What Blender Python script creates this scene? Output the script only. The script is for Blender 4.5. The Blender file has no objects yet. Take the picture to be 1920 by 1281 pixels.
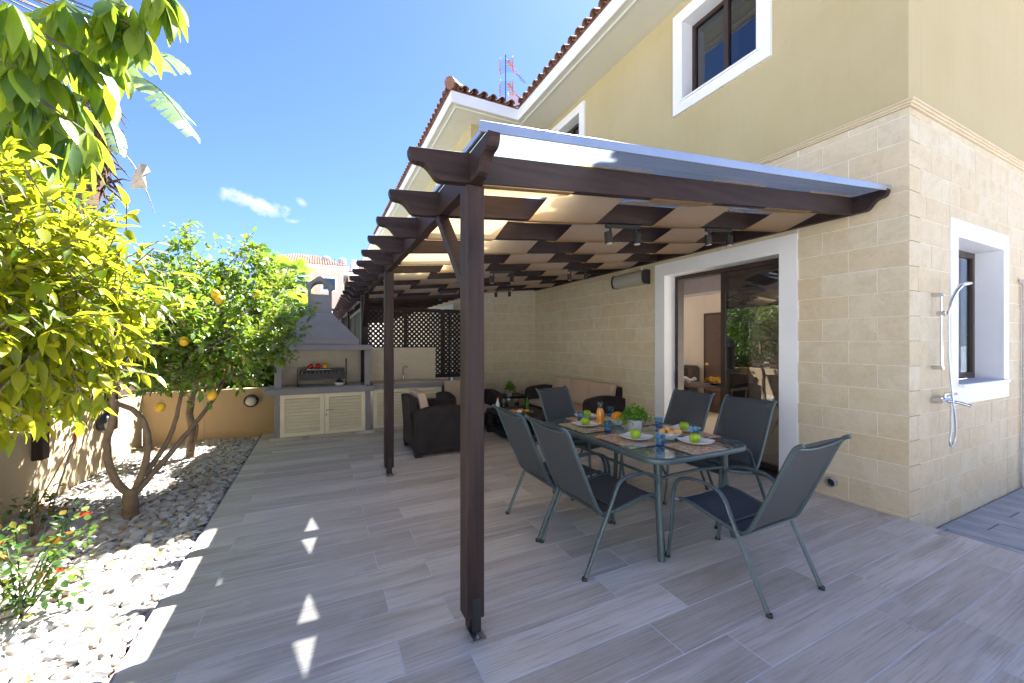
import bpy, bmesh, math, random
import numpy as np
from mathutils import Vector, Matrix, Quaternion
random.seed(7); np.random.seed(7)
sc = bpy.context.scene
COL = sc.collection
R = math.radians

# ------------------------------------------------------------------ camera
cam_d = bpy.data.cameras.new('camera'); cam = bpy.data.objects.new('camera', cam_d); COL.objects.link(cam)
cam.location = (0, 0, 1.5); cam.rotation_euler = (R(90), 0, R(-26.038))
cam_d.sensor_width = 36; cam_d.lens = 743 / 1920 * 36
cam_d.shift_y = 2.5 / 1920; cam_d.clip_start = .05; cam_d.clip_end = 2000
sc.camera = cam
# ------------------------------------------------------------------ sky, sun, exposure
AZ, EL = R(46.4), R(52)
SUN = Vector((math.sin(AZ) * math.cos(EL), math.cos(AZ) * math.cos(EL), math.sin(EL)))
world = bpy.data.worlds.new('World'); sc.world = world; world.use_nodes = True
def build_world():
    nt = world.node_tree; N = nt.nodes; L = nt.links; N.clear()
    out = N.new('ShaderNodeOutputWorld'); bg = N.new('ShaderNodeBackground'); bg.inputs[1].default_value = 0.15
    sky = N.new('ShaderNodeTexSky'); sky.sky_type = 'NISHITA'; sky.sun_disc = False
    sky.sun_elevation = EL; sky.sun_rotation = AZ; sky.air_density = 1.0; sky.dust_density = .25; sky.ozone_density = 4.0
    hs = N.new('ShaderNodeHueSaturation'); hs.inputs['Saturation'].default_value = 0.95; hs.inputs['Value'].default_value = 1.0
    tn = N.new('ShaderNodeMixRGB'); tn.blend_type = 'MULTIPLY'; tn.inputs[0].default_value = 1; L.new(sky.outputs[0], tn.inputs[1]); tn.inputs[2].default_value = (.086, .112, .166, 1); L.new(tn.outputs[0], hs.inputs['Color'])
    tc = N.new('ShaderNodeTexCoord')
    nz = N.new('ShaderNodeTexNoise'); nz.inputs['Scale'].default_value = 22; nz.inputs['Detail'].default_value = 6; nz.inputs['Roughness'].default_value = .6
    L.new(tc.outputs['Generated'], nz.inputs['Vector'])
    def m(op, a, b=None, clamp=False):
        n = N.new('ShaderNodeMath'); n.operation = op; n.use_clamp = clamp
        for i, v in enumerate((a, b)):
            if v is None: continue
            if isinstance(v, (int, float)): n.inputs[i].default_value = v
            else: L.new(v, n.inputs[i])
        return n.outputs[0]
    def dot(v):
        n = N.new('ShaderNodeVectorMath'); n.operation = 'DOT_PRODUCT'; L.new(tc.outputs['Generated'], n.inputs[0]); n.inputs[1].default_value = v; return n.outputs['Value']
    # small fair-weather clouds, each an ellipse on the sky broken up by noise: azimuth, elevation, half widths, tilt
    total = None
    for az, el, su, sv, tilt, amp in ((-6.9, 16.6, .075, .017, -12, 1.0), (-2.9, 15.0, .02, .008, 0, .6), (-1.9, 17.4, .012, .008, -40, .45), (1.5, 9.8, .035, .010, -8, .55),
                                (-60, 24, .16, .03, 5, .8), (120, 20, .2, .04, 0, .9), (200, 30, .2, .05, 10, .8)):
        a, e = R(az), R(el)
        d = Vector((math.sin(a) * math.cos(e), math.cos(a) * math.cos(e), math.sin(e)))
        u = Vector((math.cos(a), -math.sin(a), 0)); v = u.cross(d)
        t = R(tilt); u2 = u * math.cos(t) + v * math.sin(t); v2 = v * math.cos(t) - u * math.sin(t)
        du = m('DIVIDE', dot(u2), su); dv = m('DIVIDE', dot(v2), sv)
        r = m('SQRT', m('ADD', m('MULTIPLY', du, du), m('MULTIPLY', dv, dv)))
        f = m('SUBTRACT', 1.0, r)
        f = m('ADD', f, m('MULTIPLY', m('SUBTRACT', nz.outputs['Fac'], .5), 3.2))
        front = m('GREATER_THAN', dot(d), 0)
        f = m('MULTIPLY', m('MULTIPLY', f, 1.1, True), m('MULTIPLY', front, amp), True)
        f = m('MULTIPLY', f, m('LESS_THAN', r, 1.9))
        total = f if total is None else m('MAXIMUM', total, f)
    mix = N.new('ShaderNodeMixRGB'); L.new(total, mix.inputs[0]); L.new(hs.outputs[0], mix.inputs[1]); mix.inputs[2].default_value = (.80, .82, .84, 1)
    L.new(mix.outputs[0], bg.inputs[0]); L.new(bg.outputs[0], out.inputs[0])
build_world()
sun_d = bpy.data.lights.new('sun', 'SUN'); sun_d.energy = 3.2; sun_d.angle = R(.53); sun_d.color = (1, .965, .91)
sun = bpy.data.objects.new('sun', sun_d); COL.objects.link(sun); sun.location = (6, 6, 12)
sun.rotation_euler = (-SUN).to_track_quat('-Z', 'Y').to_euler()
sc.view_settings.view_transform = 'Standard'; sc.view_settings.look = 'None'
sc.view_settings.exposure = 3.5; sc.view_settings.gamma = 1.0; sc.view_settings.use_curve_mapping = False
sc.cycles.use_denoising = True
sc.cycles.max_bounces = 10; sc.cycles.transparent_max_bounces = 24; sc.cycles.diffuse_bounces = 5
sc.cycles.caustics_reflective = False; sc.cycles.caustics_refractive = False
sc.cycles.sample_clamp_indirect = 8

# ------------------------------------------------------------------ materials
MATS = {}
class NT:
    def __init__(s, name):
        s.m = bpy.data.materials.new(name); s.m.use_nodes = True; s.t = s.m.node_tree; s.N = s.t.nodes; s.L = s.t.links
        s.N.clear(); s.out = s.N.new('ShaderNodeOutputMaterial'); s.tc = s.N.new('ShaderNodeTexCoord')
    def n(s, ty, **kw):
        nd = s.N.new(ty)
        for k, v in kw.items():
            if hasattr(nd, k): setattr(nd, k, v)
        return nd
    def val(s, sock, v):
        if isinstance(v, bpy.types.NodeSocket): s.L.new(v, sock)
        elif isinstance(v, (tuple, list)) and len(v) == 3 and sock.type == 'RGBA': sock.default_value = (*v, 1)
        else: sock.default_value = v
    def math(s, op, a, b=0.0, clamp=False):
        n = s.n('ShaderNodeMath', operation=op, use_clamp=clamp); s.val(n.inputs[0], a); s.val(n.inputs[1], b); return n.outputs[0]
    def mix(s, f, a, b, blend='MIX'):
        n = s.n('ShaderNodeMixRGB', blend_type=blend); s.val(n.inputs[0], f); s.val(n.inputs[1], a); s.val(n.inputs[2], b); return n.outputs[0]
    def coords(s, scale=(1, 1, 1), rnd=False, space='Object'):
        mp = s.n('ShaderNodeMapping'); s.L.new(s.tc.outputs[space], mp.inputs['Vector']); mp.inputs['Scale'].default_value = scale
        v = mp.outputs[0]
        if rnd:
            oi = s.n('ShaderNodeObjectInfo'); c = s.n('ShaderNodeCombineXYZ')
            r = s.math('MULTIPLY', oi.outputs['Random'], 173.0); s.L.new(r, c.inputs[0]); s.L.new(s.math('MULTIPLY', r, 1.7), c.inputs[1]); s.L.new(s.math('MULTIPLY', r, .6), c.inputs[2])
            a = s.n('ShaderNodeVectorMath', operation='ADD'); s.L.new(v, a.inputs[0]); s.L.new(c.outputs[0], a.inputs[1]); v = a.outputs[0]
        return v
    def noise(s, vec, scale, detail=4, rough=.55, dist=0.0):
        n = s.n('ShaderNodeTexNoise'); s.L.new(vec, n.inputs['Vector']); n.inputs['Scale'].default_value = scale
        n.inputs['Detail'].default_value = detail; n.inputs['Roughness'].default_value = rough; n.inputs['Distortion'].default_value = dist
        return n.outputs['Fac']
    def ramp(s, f, *stops):
        n = s.n('ShaderNodeValToRGB'); s.L.new(f, n.inputs[0]); e = n.color_ramp.elements
        while len(e) < len(stops): e.new(.5)
        for el, (p, c) in zip(e, stops): el.position = p; el.color = (*c, 1) if len(c) == 3 else c
        return n.outputs[0]
    def bump(s, h, strength=.3, dist=.01):
        b = s.n('ShaderNodeBump'); s.L.new(h, b.inputs['Height']); b.inputs['Strength'].default_value = strength; b.inputs['Distance'].default_value = dist
        return b.outputs[0]
    def bsdf(s, color, rough=.6, normal=None, **kw):
        b = s.n('ShaderNodeBsdfPrincipled'); s.val(b.inputs['Base Color'], color); s.val(b.inputs['Roughness'], rough)
        if normal is not None: s.L.new(normal, b.inputs['Normal'])
        for k, v in kw.items(): s.val(b.inputs[k.replace('_', ' ')], v)
        return b.outputs[0]
    def done(s, surf):
        s.L.new(surf, s.out.inputs[0]); MATS[s.m.name] = s.m; return s.m
    def orand(s): return s.n('ShaderNodeObjectInfo').outputs['Random']

def simple(name, col, rough=.6, var=.12, scale=14, bump=.15, bdist=.003, **kw):
    t = NT(name); v = t.coords(rnd=True); f = t.noise(v, scale, 5)
    c2 = tuple(max(0, c * (1 - var)) for c in col); c3 = tuple(min(1, c * (1 + var)) for c in col)
    c = t.ramp(f, (.25, c2), (.75, c3))
    nr = t.bump(t.noise(v, scale * 9, 3), bump, bdist) if bump else None
    rr = t.math('ADD', t.math('MULTIPLY', t.math('SUBTRACT', f, .5), .15), rough, True)
    return t.done(t.bsdf(c, rr, nr, **kw))

def m_plank():
    t = NT('wood_look_tile'); v = t.coords((.55, 3.2, 1), rnd=True)
    big = t.noise(v, 1.4, 3, .5, .6)
    wob = t.n('ShaderNodeTexWave', wave_type='BANDS', bands_direction='Y'); t.L.new(v, wob.inputs['Vector'])
    wob.inputs['Scale'].default_value = .75; wob.inputs['Distortion'].default_value = 16; wob.inputs['Detail'].default_value = 3; wob.inputs['Detail Scale'].default_value = .9
    v2 = t.coords((1.2, 26, 1), rnd=True); fine = t.noise(v2, 2.2, 6, .65, .3)
    base = t.ramp(big, (.32, (.38, .325, .26)), (.5, (.63, .56, .475)), (.68, (.75, .695, .615)))
    tint = t.mix(t.math('MULTIPLY', t.orand(), .78), base, (.40, .34, .275))
    c = t.mix(t.math('MULTIPLY', t.ramp(fine, (.35, (0, 0, 0)), (.7, (1, 1, 1))), .5), tint, (.68, .66, .63))
    c = t.mix(t.math('MULTIPLY', t.ramp(wob.outputs['Fac'], (.0, (1, 1, 1)), (.22, (0, 0, 0))), t.math('MULTIPLY', t.ramp(t.noise(v, .9, 2), (.45, (0, 0, 0)), (.62, (1, 1, 1))), .5)), c, (.74, .71, .69))
    fk = t.noise(t.coords((.9, 44, 1), rnd=True), 2.6, 5, .7, .5); c = t.mix(t.math('MULTIPLY', t.ramp(fk, (.52, (0, 0, 0)), (.66, (1, 1, 1))), .6), c, (.26, .225, .19))
    v3 = t.coords((1, 1, 1)); dirt = t.noise(v3, 3.3, 6, .7)
    c = t.mix(t.math('MULTIPLY', t.ramp(dirt, (.57, (0, 0, 0)), (.72, (1, 1, 1))), .35), c, (.66, .65, .65))
    nr = t.bump(fine, .18, .002)
    return t.done(t.bsdf(c, t.math('ADD', t.math('MULTIPLY', fine, .2), .34), nr))
def m_stone():
    t = NT('limestone'); v = t.coords((1, 1, 1), rnd=True)
    a = t.noise(v, 4.5, 7, .62, .4); b = t.noise(v, 26, 5, .6)
    base = t.ramp(a, (.25, (.49, .42, .28)), (.5, (.58, .515, .385)), (.78, (.63, .58, .48)))
    tint = t.mix(t.math('MULTIPLY', t.math('POWER', t.orand(), 1.6), .45), base, (.55, .41, .225))
    c = t.mix(t.math('MULTIPLY', t.ramp(b, (.3, (0, 0, 0)), (.7, (1, 1, 1))), .22), tint, (.72, .63, .50))
    vn = t.noise(t.coords((1, 1, 3), rnd=True), 3.2, 9, .7, 1.6); c = t.mix(t.math('MULTIPLY', t.ramp(vn, (.50, (0, 0, 0)), (.56, (1, 1, 1)), (.62, (0, 0, 0))), .2), c, (.40, .31, .19))
    pit = t.noise(t.coords(rnd=True), 60, 3, .6); c = t.mix(t.math('MULTIPLY', t.ramp(pit, (.30, (1, 1, 1)), (.38, (0, 0, 0))), .45), c, (.33, .26, .17))
    nr = t.bump(t.math('ADD', t.math('ADD', b, a), t.ramp(pit, (.28, (0, 0, 0)), (.4, (1, 1, 1)))), .4, .004)
    return t.done(t.bsdf(c, .78, nr))
def m_render(name, col, col2):
    t = NT(name); v = t.coords((1, 1, 1)); a = t.noise(v, 1.1, 6, .6); b = t.noise(v, 190, 3); s = t.noise(t.coords((6, 6, .7)), 1.2, 5, .6)
    c = t.mix(t.ramp(a, (.3, (0, 0, 0)), (.7, (1, 1, 1))), col, col2)
    c = t.mix(t.math('MULTIPLY', t.ramp(s, (.5, (0, 0, 0)), (.8, (1, 1, 1))), .16), c, tuple(x * .74 for x in col))
    sm = t.noise(t.coords((1, 1, 1)), 2.6, 8, .72, .5); c = t.mix(t.math('MULTIPLY', t.ramp(sm, (.64, (0, 0, 0)), (.76, (1, 1, 1))), .4), c, tuple(x * .66 for x in col))
    return t.done(t.bsdf(c, .85, t.bump(b, .35, .003)))
def m_timber(name, dark, light, axis, rough=.55):
    t = NT(name); sc3 = [14, 14, 14]; sc3[axis] = .9
    v = t.coords(tuple(sc3), rnd=True); f = t.noise(v, 2.0, 6, .6, .2); g = t.noise(t.coords(rnd=True), 2.5, 3)
    c = t.ramp(f, (.3, dark), (.7, light)); c = t.mix(t.math('MULTIPLY', g, .35), c, tuple(x * .6 for x in dark))
    return t.done(t.bsdf(c, t.math('ADD', t.math('MULTIPLY', f, .25), rough - .1), t.bump(f, .25, .002), Specular_IOR_Level=.3))
def m_leaf(name, stops, trans=.45, rough=.38, tcol=(.42, .62, .04), spec=.5):
    t = NT(name)
    geo = t.n('ShaderNodeNewGeometry'); r = t.math('FRACT', t.math('ADD', t.orand(), geo.outputs['Random Per Island']))
    c = t.ramp(r, *stops)
    v = t.coords(); n = t.noise(v, 30, 3)
    c = t.mix(t.math('MULTIPLY', n, .25), c, tuple(x * .6 for x in stops[0][1]))
    p = t.bsdf(c, rough, Specular_IOR_Level=spec)
    tl = t.n('ShaderNodeBsdfTranslucent'); tcn = t.mix(.55, c, tcol); t.L.new(tcn, tl.inputs[0])
    mx = t.n('ShaderNodeMixShader'); mx.inputs[0].default_value = trans; t.L.new(p, mx.inputs[1]); t.L.new(tl.outputs[0], mx.inputs[2])
    return t.done(mx.outputs[0])
def fres(t, ior):
    # same reflectance from either side of a thin pane
    g = t.n('ShaderNodeNewGeometry'); fr = t.n('ShaderNodeFresnel')
    t.L.new(t.math('ADD', t.math('MULTIPLY', g.outputs['Backfacing'], 1 / ior - ior), ior), fr.inputs[0]); return fr
def m_glass(name, tint, refl=1.0, rough=.0, ior=1.5, film=None):
    t = NT(name); fr = fres(t, ior)
    g = t.n('ShaderNodeBsdfGlossy'); g.inputs['Roughness'].default_value = rough; g.inputs[0].default_value = (refl, refl, refl, 1)
    tr = t.n('ShaderNodeBsdfTransparent'); tr.inputs[0].default_value = (*tint, 1)
    body = tr.outputs[0]
    if film:
        df = t.n('ShaderNodeBsdfDiffuse'); df.inputs[0].default_value = (*film, 1); m0 = t.n('ShaderNodeMixShader'); m0.inputs[0].default_value = .22
        t.L.new(body, m0.inputs[1]); t.L.new(df.outputs[0], m0.inputs[2]); body = m0.outputs[0]
    mx = t.n('ShaderNodeMixShader'); t.L.new(fr.outputs[0], mx.inputs[0]); t.L.new(body, mx.inputs[1]); t.L.new(g.outputs[0], mx.inputs[2])
    return t.done(mx.outputs[0])
def m_poly():
    t = NT('polycarbonate'); v = t.coords((.6, 95, 1)); rib = t.n('ShaderNodeTexWave', wave_type='BANDS', bands_direction='Y'); t.L.new(t.coords((1, 1, 1)), rib.inputs['Vector'])
    rib.inputs['Scale'].default_value = 28; nz = t.noise(v, 1.5, 4)
    tr = t.n('ShaderNodeBsdfTransparent'); tr.inputs[0].default_value = (.52, .57, .63, 1)
    tl = t.n('ShaderNodeBsdfTranslucent'); t.L.new(t.ramp(nz, (.35, (.20, .27, .35)), (.65, (.34, .41, .49))), tl.inputs[0])
    m1 = t.n('ShaderNodeMixShader'); m1.inputs[0].default_value = .60; t.L.new(tr.outputs[0], m1.inputs[1]); t.L.new(tl.outputs[0], m1.inputs[2])
    g = t.n('ShaderNodeBsdfGlossy'); g.inputs['Roughness'].default_value = .12; t.L.new(t.bump(rib.outputs['Fac'], .25, .002), g.inputs['Normal'])
    fr = fres(t, 1.30)
    m2 = t.n('ShaderNodeMixShader'); t.L.new(fr.outputs[0], m2.inputs[0]); t.L.new(m1.outputs[0], m2.inputs[1]); t.L.new(g.outputs[0], m2.inputs[2])
    return t.done(m2.outputs[0])
def m_cloth(name, col, trans, scale=900):
    t = NT(name); v = t.coords(); w = t.n('ShaderNodeTexChecker'); t.L.new(v, w.inputs['Vector']); w.inputs['Scale'].default_value = scale
    n = t.noise(v, 3, 4); c = t.mix(t.math('MULTIPLY', n, .3), col, tuple(x * .8 for x in col))
    p = t.bsdf(c, .85, t.bump(t.noise(t.coords((1, 1, 1)), 350, 2), .2, .001))
    if not trans:
        if 'sling_mesh' in name:
            tp = t.n('ShaderNodeBsdfTransparent'); mx = t.n('ShaderNodeMixShader'); mx.inputs[0].default_value = .16; t.L.new(p, mx.inputs[1]); t.L.new(tp.outputs[0], mx.inputs[2]); return t.done(mx.outputs[0])
        return t.done(p)
    tl = t.n('ShaderNodeBsdfTranslucent'); t.L.new(c, tl.inputs[0]); mx = t.n('ShaderNodeMixShader'); mx.inputs[0].default_value = trans
    t.L.new(p, mx.inputs[1]); t.L.new(tl.outputs[0], mx.inputs[2]); return t.done(mx.outputs[0])
def m_rattan():
    t = NT('dark_rattan'); v = t.coords()
    a = t.n('ShaderNodeTexWave', wave_type='BANDS', bands_direction='Z'); a.inputs['Scale'].default_value = 45; t.L.new(v, a.inputs['Vector'])
    b = t.n('ShaderNodeTexWave', wave_type='BANDS', bands_direction='DIAGONAL'); b.inputs['Scale'].default_value = 28; t.L.new(v, b.inputs['Vector'])
    h = t.math('MULTIPLY', a.outputs['Fac'], b.outputs['Fac']); n = t.noise(v, 8, 3)
    c = t.ramp(n, (.3, (.014, .011, .012)), (.7, (.034, .027, .029)))
    return t.done(t.bsdf(c, .6, t.bump(h, .55, .004), Specular_IOR_Level=.35))
def m_mosaic():
    t = NT('mosaic_placemat'); v = t.coords(rnd=True); vo = t.n('ShaderNodeTexVoronoi'); t.L.new(v, vo.inputs['Vector']); vo.inputs['Scale'].default_value = 42
    sep = t.n('ShaderNodeSeparateColor'); t.L.new(vo.outputs['Color'], sep.inputs[0])
    c = t.ramp(sep.outputs[0], (0, (.55, .36, .16)), (.18, (.62, .14, .05)), (.34, (.10, .32, .27)), (.5, (.66, .52, .28)), (.64, (.62, .22, .08)), (.8, (.14, .30, .12)), (.92, (.60, .50, .38)))
    c.node.color_ramp.interpolation = 'CONSTANT'
    e = t.ramp(vo.outputs['Distance'], (.35, (0, 0, 0)), (.6, (1, 1, 1)))
    c = t.mix(t.math('MULTIPLY', e, .45), c, (.60, .52, .42))
    return t.done(t.bsdf(c, .55))
def m_gravel():
    t = NT('white_pebbles'); geo = t.n('ShaderNodeNewGeometry'); r = geo.outputs['Random Per Island']
    c = t.ramp(r, (0, (.30, .25, .20)), (.15, (.35, .325, .30)), (.5, (.50, .485, .47)), (.97, (.56, .555, .55)), (1, (.30, .20, .13)))
    n = t.noise(t.coords(), 40, 4); c = t.mix(t.math('MULTIPLY', n, .3), c, (.42, .38, .34))
    return t.done(t.bsdf(c, .7, t.bump(n, .3, .003)))
def m_slate():
    t = NT('stamped_grey_paving'); v = t.coords((1, 1, 1)); a = t.noise(t.coords((5, 1.2, 1)), 2.2, 6, .65, .8); b = t.noise(v, 30, 4)
    c = t.ramp(a, (.3, (.22, .235, .26)), (.5, (.36, .375, .40)), (.72, (.50, .515, .54)))
    return t.done(t.bsdf(c, .5, t.bump(t.math('ADD', a, t.math('MULTIPLY', b, .3)), .6, .008)))
def m_rooftile(name, a, b):
    t = NT(name); v = t.coords(rnd=True); f = t.noise(v, 12, 5)
    c = t.ramp(f, (.3, a), (.7, b)); c = t.mix(t.math('MULTIPLY', t.orand(), .4), c, tuple(x * .55 for x in a))
    return t.done(t.bsdf(c, .8, t.bump(f, .3, .005)))

m_plank(); m_stone(); m_poly(); m_rattan(); m_mosaic(); m_gravel(); m_slate()
m_render('yellow_render', (.425, .355, .19), (.455, .39, .23))
m_render('garden_wall_render', (.43, .30, .16), (.47, .335, .19))
m_render('left_wall_render', (.42, .325, .20), (.46, .36, .23))
m_render('pale_plaster', (.70, .71, .71), (.75, .755, .75))
m_render('grey_render', (.20, .21, .21), (.22, .23, .23))
m_render('far_render', (.44, .35, .28), (.48, .385, .31))
m_render('cream_plaster', (.66, .58, .44), (.70, .62, .49))
m_render('interior_plaster', (.78, .68, .58), (.80, .71, .61))
simple('white_paint', (.76, .78, .82), .6, .04, 3, .1)
simple('soffit_paint', (.60, .575, .50), .7, .04, 3, .1)
simple('mortar', (.74, .70, .62), .9, .08, 20, .3)
simple('grout', (.60, .62, .66), .9, .1, 30, .2)
simple('grey_plaster', (.27, .25, .28), .8, .10, 5, .35)
simple('counter_top', (.42, .42, .42), .35, .1, 30, .05)
simple('cream_door_paint', (.84, .77, .58), .5, .06, 6, .1)
simple('cream_tile', (.60, .51, .38), .4, .08, 7, .1)
simple('bronze_aluminium', (.040, .024, .020), .4, .1, 8, .05)
simple('chair_metal', (.070, .105, .115), .42, .10, 9, .08, Metallic=.25)
simple('black_metal', (.018, .018, .020), .45, .1, 9, .1)
simple('aluminium', (.52, .58, .66), .40, .05, 4, .05, Metallic=.9)
simple('chrome', (.62, .63, .65), .12, .03, 4, 0, Metallic=1.0)
simple('galvanised', (.36, .36, .36), .45, .2, 14, .2, Metallic=.8)
simple('rust', (.16, .07, .03), .85, .3, 30, .4)
simple('cushion_fabric', (.50, .37, .29), .9, .06, 6, .25, .002)
simple('porcelain', (.80, .80, .83), .18, .02, 4, 0)
simple('grey_pot', (.48, .48, .53), .6, .06, 14, .2)
simple('apple_green', (.30, .46, .015), .28, .18, 9, 0)
simple('melon_orange', (.80, .32, .015), .45, .08, 14, .1)
simple('juice', (.85, .30, .01), .3, .05, 14, 0)
simple('bread', (.66, .36, .12), .65, .25, 18, .4)
simple('pepper_red', (.55, .02, .01), .22, .15, 8, 0)
simple('pepper_yellow', (.75, .36, .01), .22, .15, 8, 0)
simple('aubergine', (.012, .010, .020), .2, .1, 8, 0)
simple('bark', (.23, .165, .11), .85, .28, 16, .8, .01)
simple('grey_bark', (.20, .175, .155), .85, .25, 16, .8, .01)
simple('palm_fibre', (.13, .075, .045), .95, .4, 22, .9, .02)
simple('dead_leaf', (.36, .30, .25), .85, .25, 8, .3)
simple('lemon_skin', (.80, .46, .02), .35, .08, 12, .2)
simple('pale_bounce_ground', (.56, .565, .56), .95, .2, 2, .3)  # surrounding ground made pale so it bounces sunlight into the shaded areas
simple('soil', (.13, .10, .075), .95, .2, 9, .3)
simple('frosted_lens', (.55, .52, .46), .3, .05, 9, .1)
simple('heater_grille', (.44, .44, .40), .4, .05, 60, .2, Metallic=.3)
simple('pvc', (.60, .60, .62), .4, .04, 5, 0)
simple('grey_pvc', (.36, .36, .39), .5, .1, 8, 0)
simple('inner_door_wood', (.115, .070, .055), .5, .15, 6, .1)
simple('dark_sofa', (.045, .032, .028), .8, .1, 6, .2)
simple('gold_flower', (.72, .38, .02), .6, .3, 40, 0)
simple('pale_ornament', (.50, .46, .42), .6, .3, 30, .2)
simple('orange_plastic', (.62, .27, .15), .4, .1, 8, 0)
simple('red_plastic', (.6, .05, .03), .4, .1, 8, 0)
simple('antenna_wire', (.06, .08, .12), .4, .1, 8, 0)
simple('dish_white', (.78, .78, .80), .4, .03, 3, 0)
simple('flower_red', (.62, .08, .02), .6, .3, 14, 0)
simple('flower_pink', (.60, .25, .28), .6, .3, 14, 0)
simple('skewer_handle', (.42, .26, .13), .6, .2, 20, .1)
simple('blind_fabric', (.62, .62, .50), .8, .05, 4, .1)
m_timber('dark_timber_x', (.011, .007, .0075), (.052, .028, .025), 0); m_timber('dark_timber_y', (.011, .007, .0075), (.052, .028, .025), 1); m_timber('dark_timber_z', (.012, .0075, .008), (.056, .031, .028), 2)
m_timber('lattice_timber', (.014, .007, .007), (.030, .014, .013), 0, .6); m_timber('red_timber_x', (.050, .020, .019), (.09, .036, .032), 0)
m_timber('fence_timber', (.060, .034, .028), (.115, .070, .056), 1, .7)
m_leaf('citrus_leaf', ((0, (.06, .14, .010)), (.25, (.16, .25, .014)), (.5, (.30, .34, .016)), (.85, (.45, .42, .022)), (1, (.10, .19, .012))), .55, .42, (.54, .56, .025))
m_leaf('lemon_leaf', ((0, (.055, .14, .018)), (.35, (.12, .24, .024)), (.75, (.25, .36, .035)), (.95, (.34, .36, .04)), (1, (.42, .16, .05))), .34, .30, (.36, .52, .03), .7)
m_leaf('broad_leaf', ((0, (.035, .10, .05)), (.25, (.07, .17, .04)), (.5, (.16, .27, .025)), (1, (.30, .38, .025))), .52, .30, (.46, .58, .03), .7)
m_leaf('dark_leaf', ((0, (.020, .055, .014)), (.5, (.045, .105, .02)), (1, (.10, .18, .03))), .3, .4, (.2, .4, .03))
m_leaf('strelitzia_leaf', ((0, (.13, .21, .13)), (.5, (.19, .28, .17)), (1, (.14, .24, .07))), .3, .32, (.32, .5, .10), .8)
m_leaf('fan_palm_leaf', ((0, (.07, .17, .02)), (.5, (.14, .28, .03)), (1, (.22, .34, .04))), .4, .4, (.45, .6, .05))
m_leaf('rose_leaf', ((0, (.015, .05, .014)), (.5, (.035, .09, .02)), (.85, (.14, .17, .03)), (1, (.36, .10, .02))), .3, .35, (.2, .4, .03), .6)
m_leaf('pot_leaf', ((0, (.06, .21, .02)), (.5, (.12, .33, .03)), (1, (.24, .44, .05))), .4, .4, (.4, .65, .05))
m_leaf('litter', ((0, (.30, .14, .05)), (.5, (.42, .26, .10)), (.75, (.20, .28, .04)), (1, (.50, .34, .14))), .2, .7, (.4, .3, .1))
m_cloth('shade_cloth', (.94, .59, .28), .80); m_cloth('sling_mesh', (.062, .070, .082), .0, 700); m_cloth('sling_seat', (.048, .056, .066), .0, 700)
m_glass('clear_glass', (.93, .95, .95)); m_glass('door_glass', (.30, .31, .33), 1.0, 0, 2.1); m_glass('window_glass', (.35, .40, .45), 1.0, 0, 2.0)
m_glass('table_glass', (.60, .74, .70), 1.0, .04, 1.5, (.30, .36, .34)); m_glass('blue_glass', (.66, .83, .96), 1.0, .03); m_glass('deep_blue_glass', (.16, .40, .96), 1.0, .03)
def M(n): return MATS[n]

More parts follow.
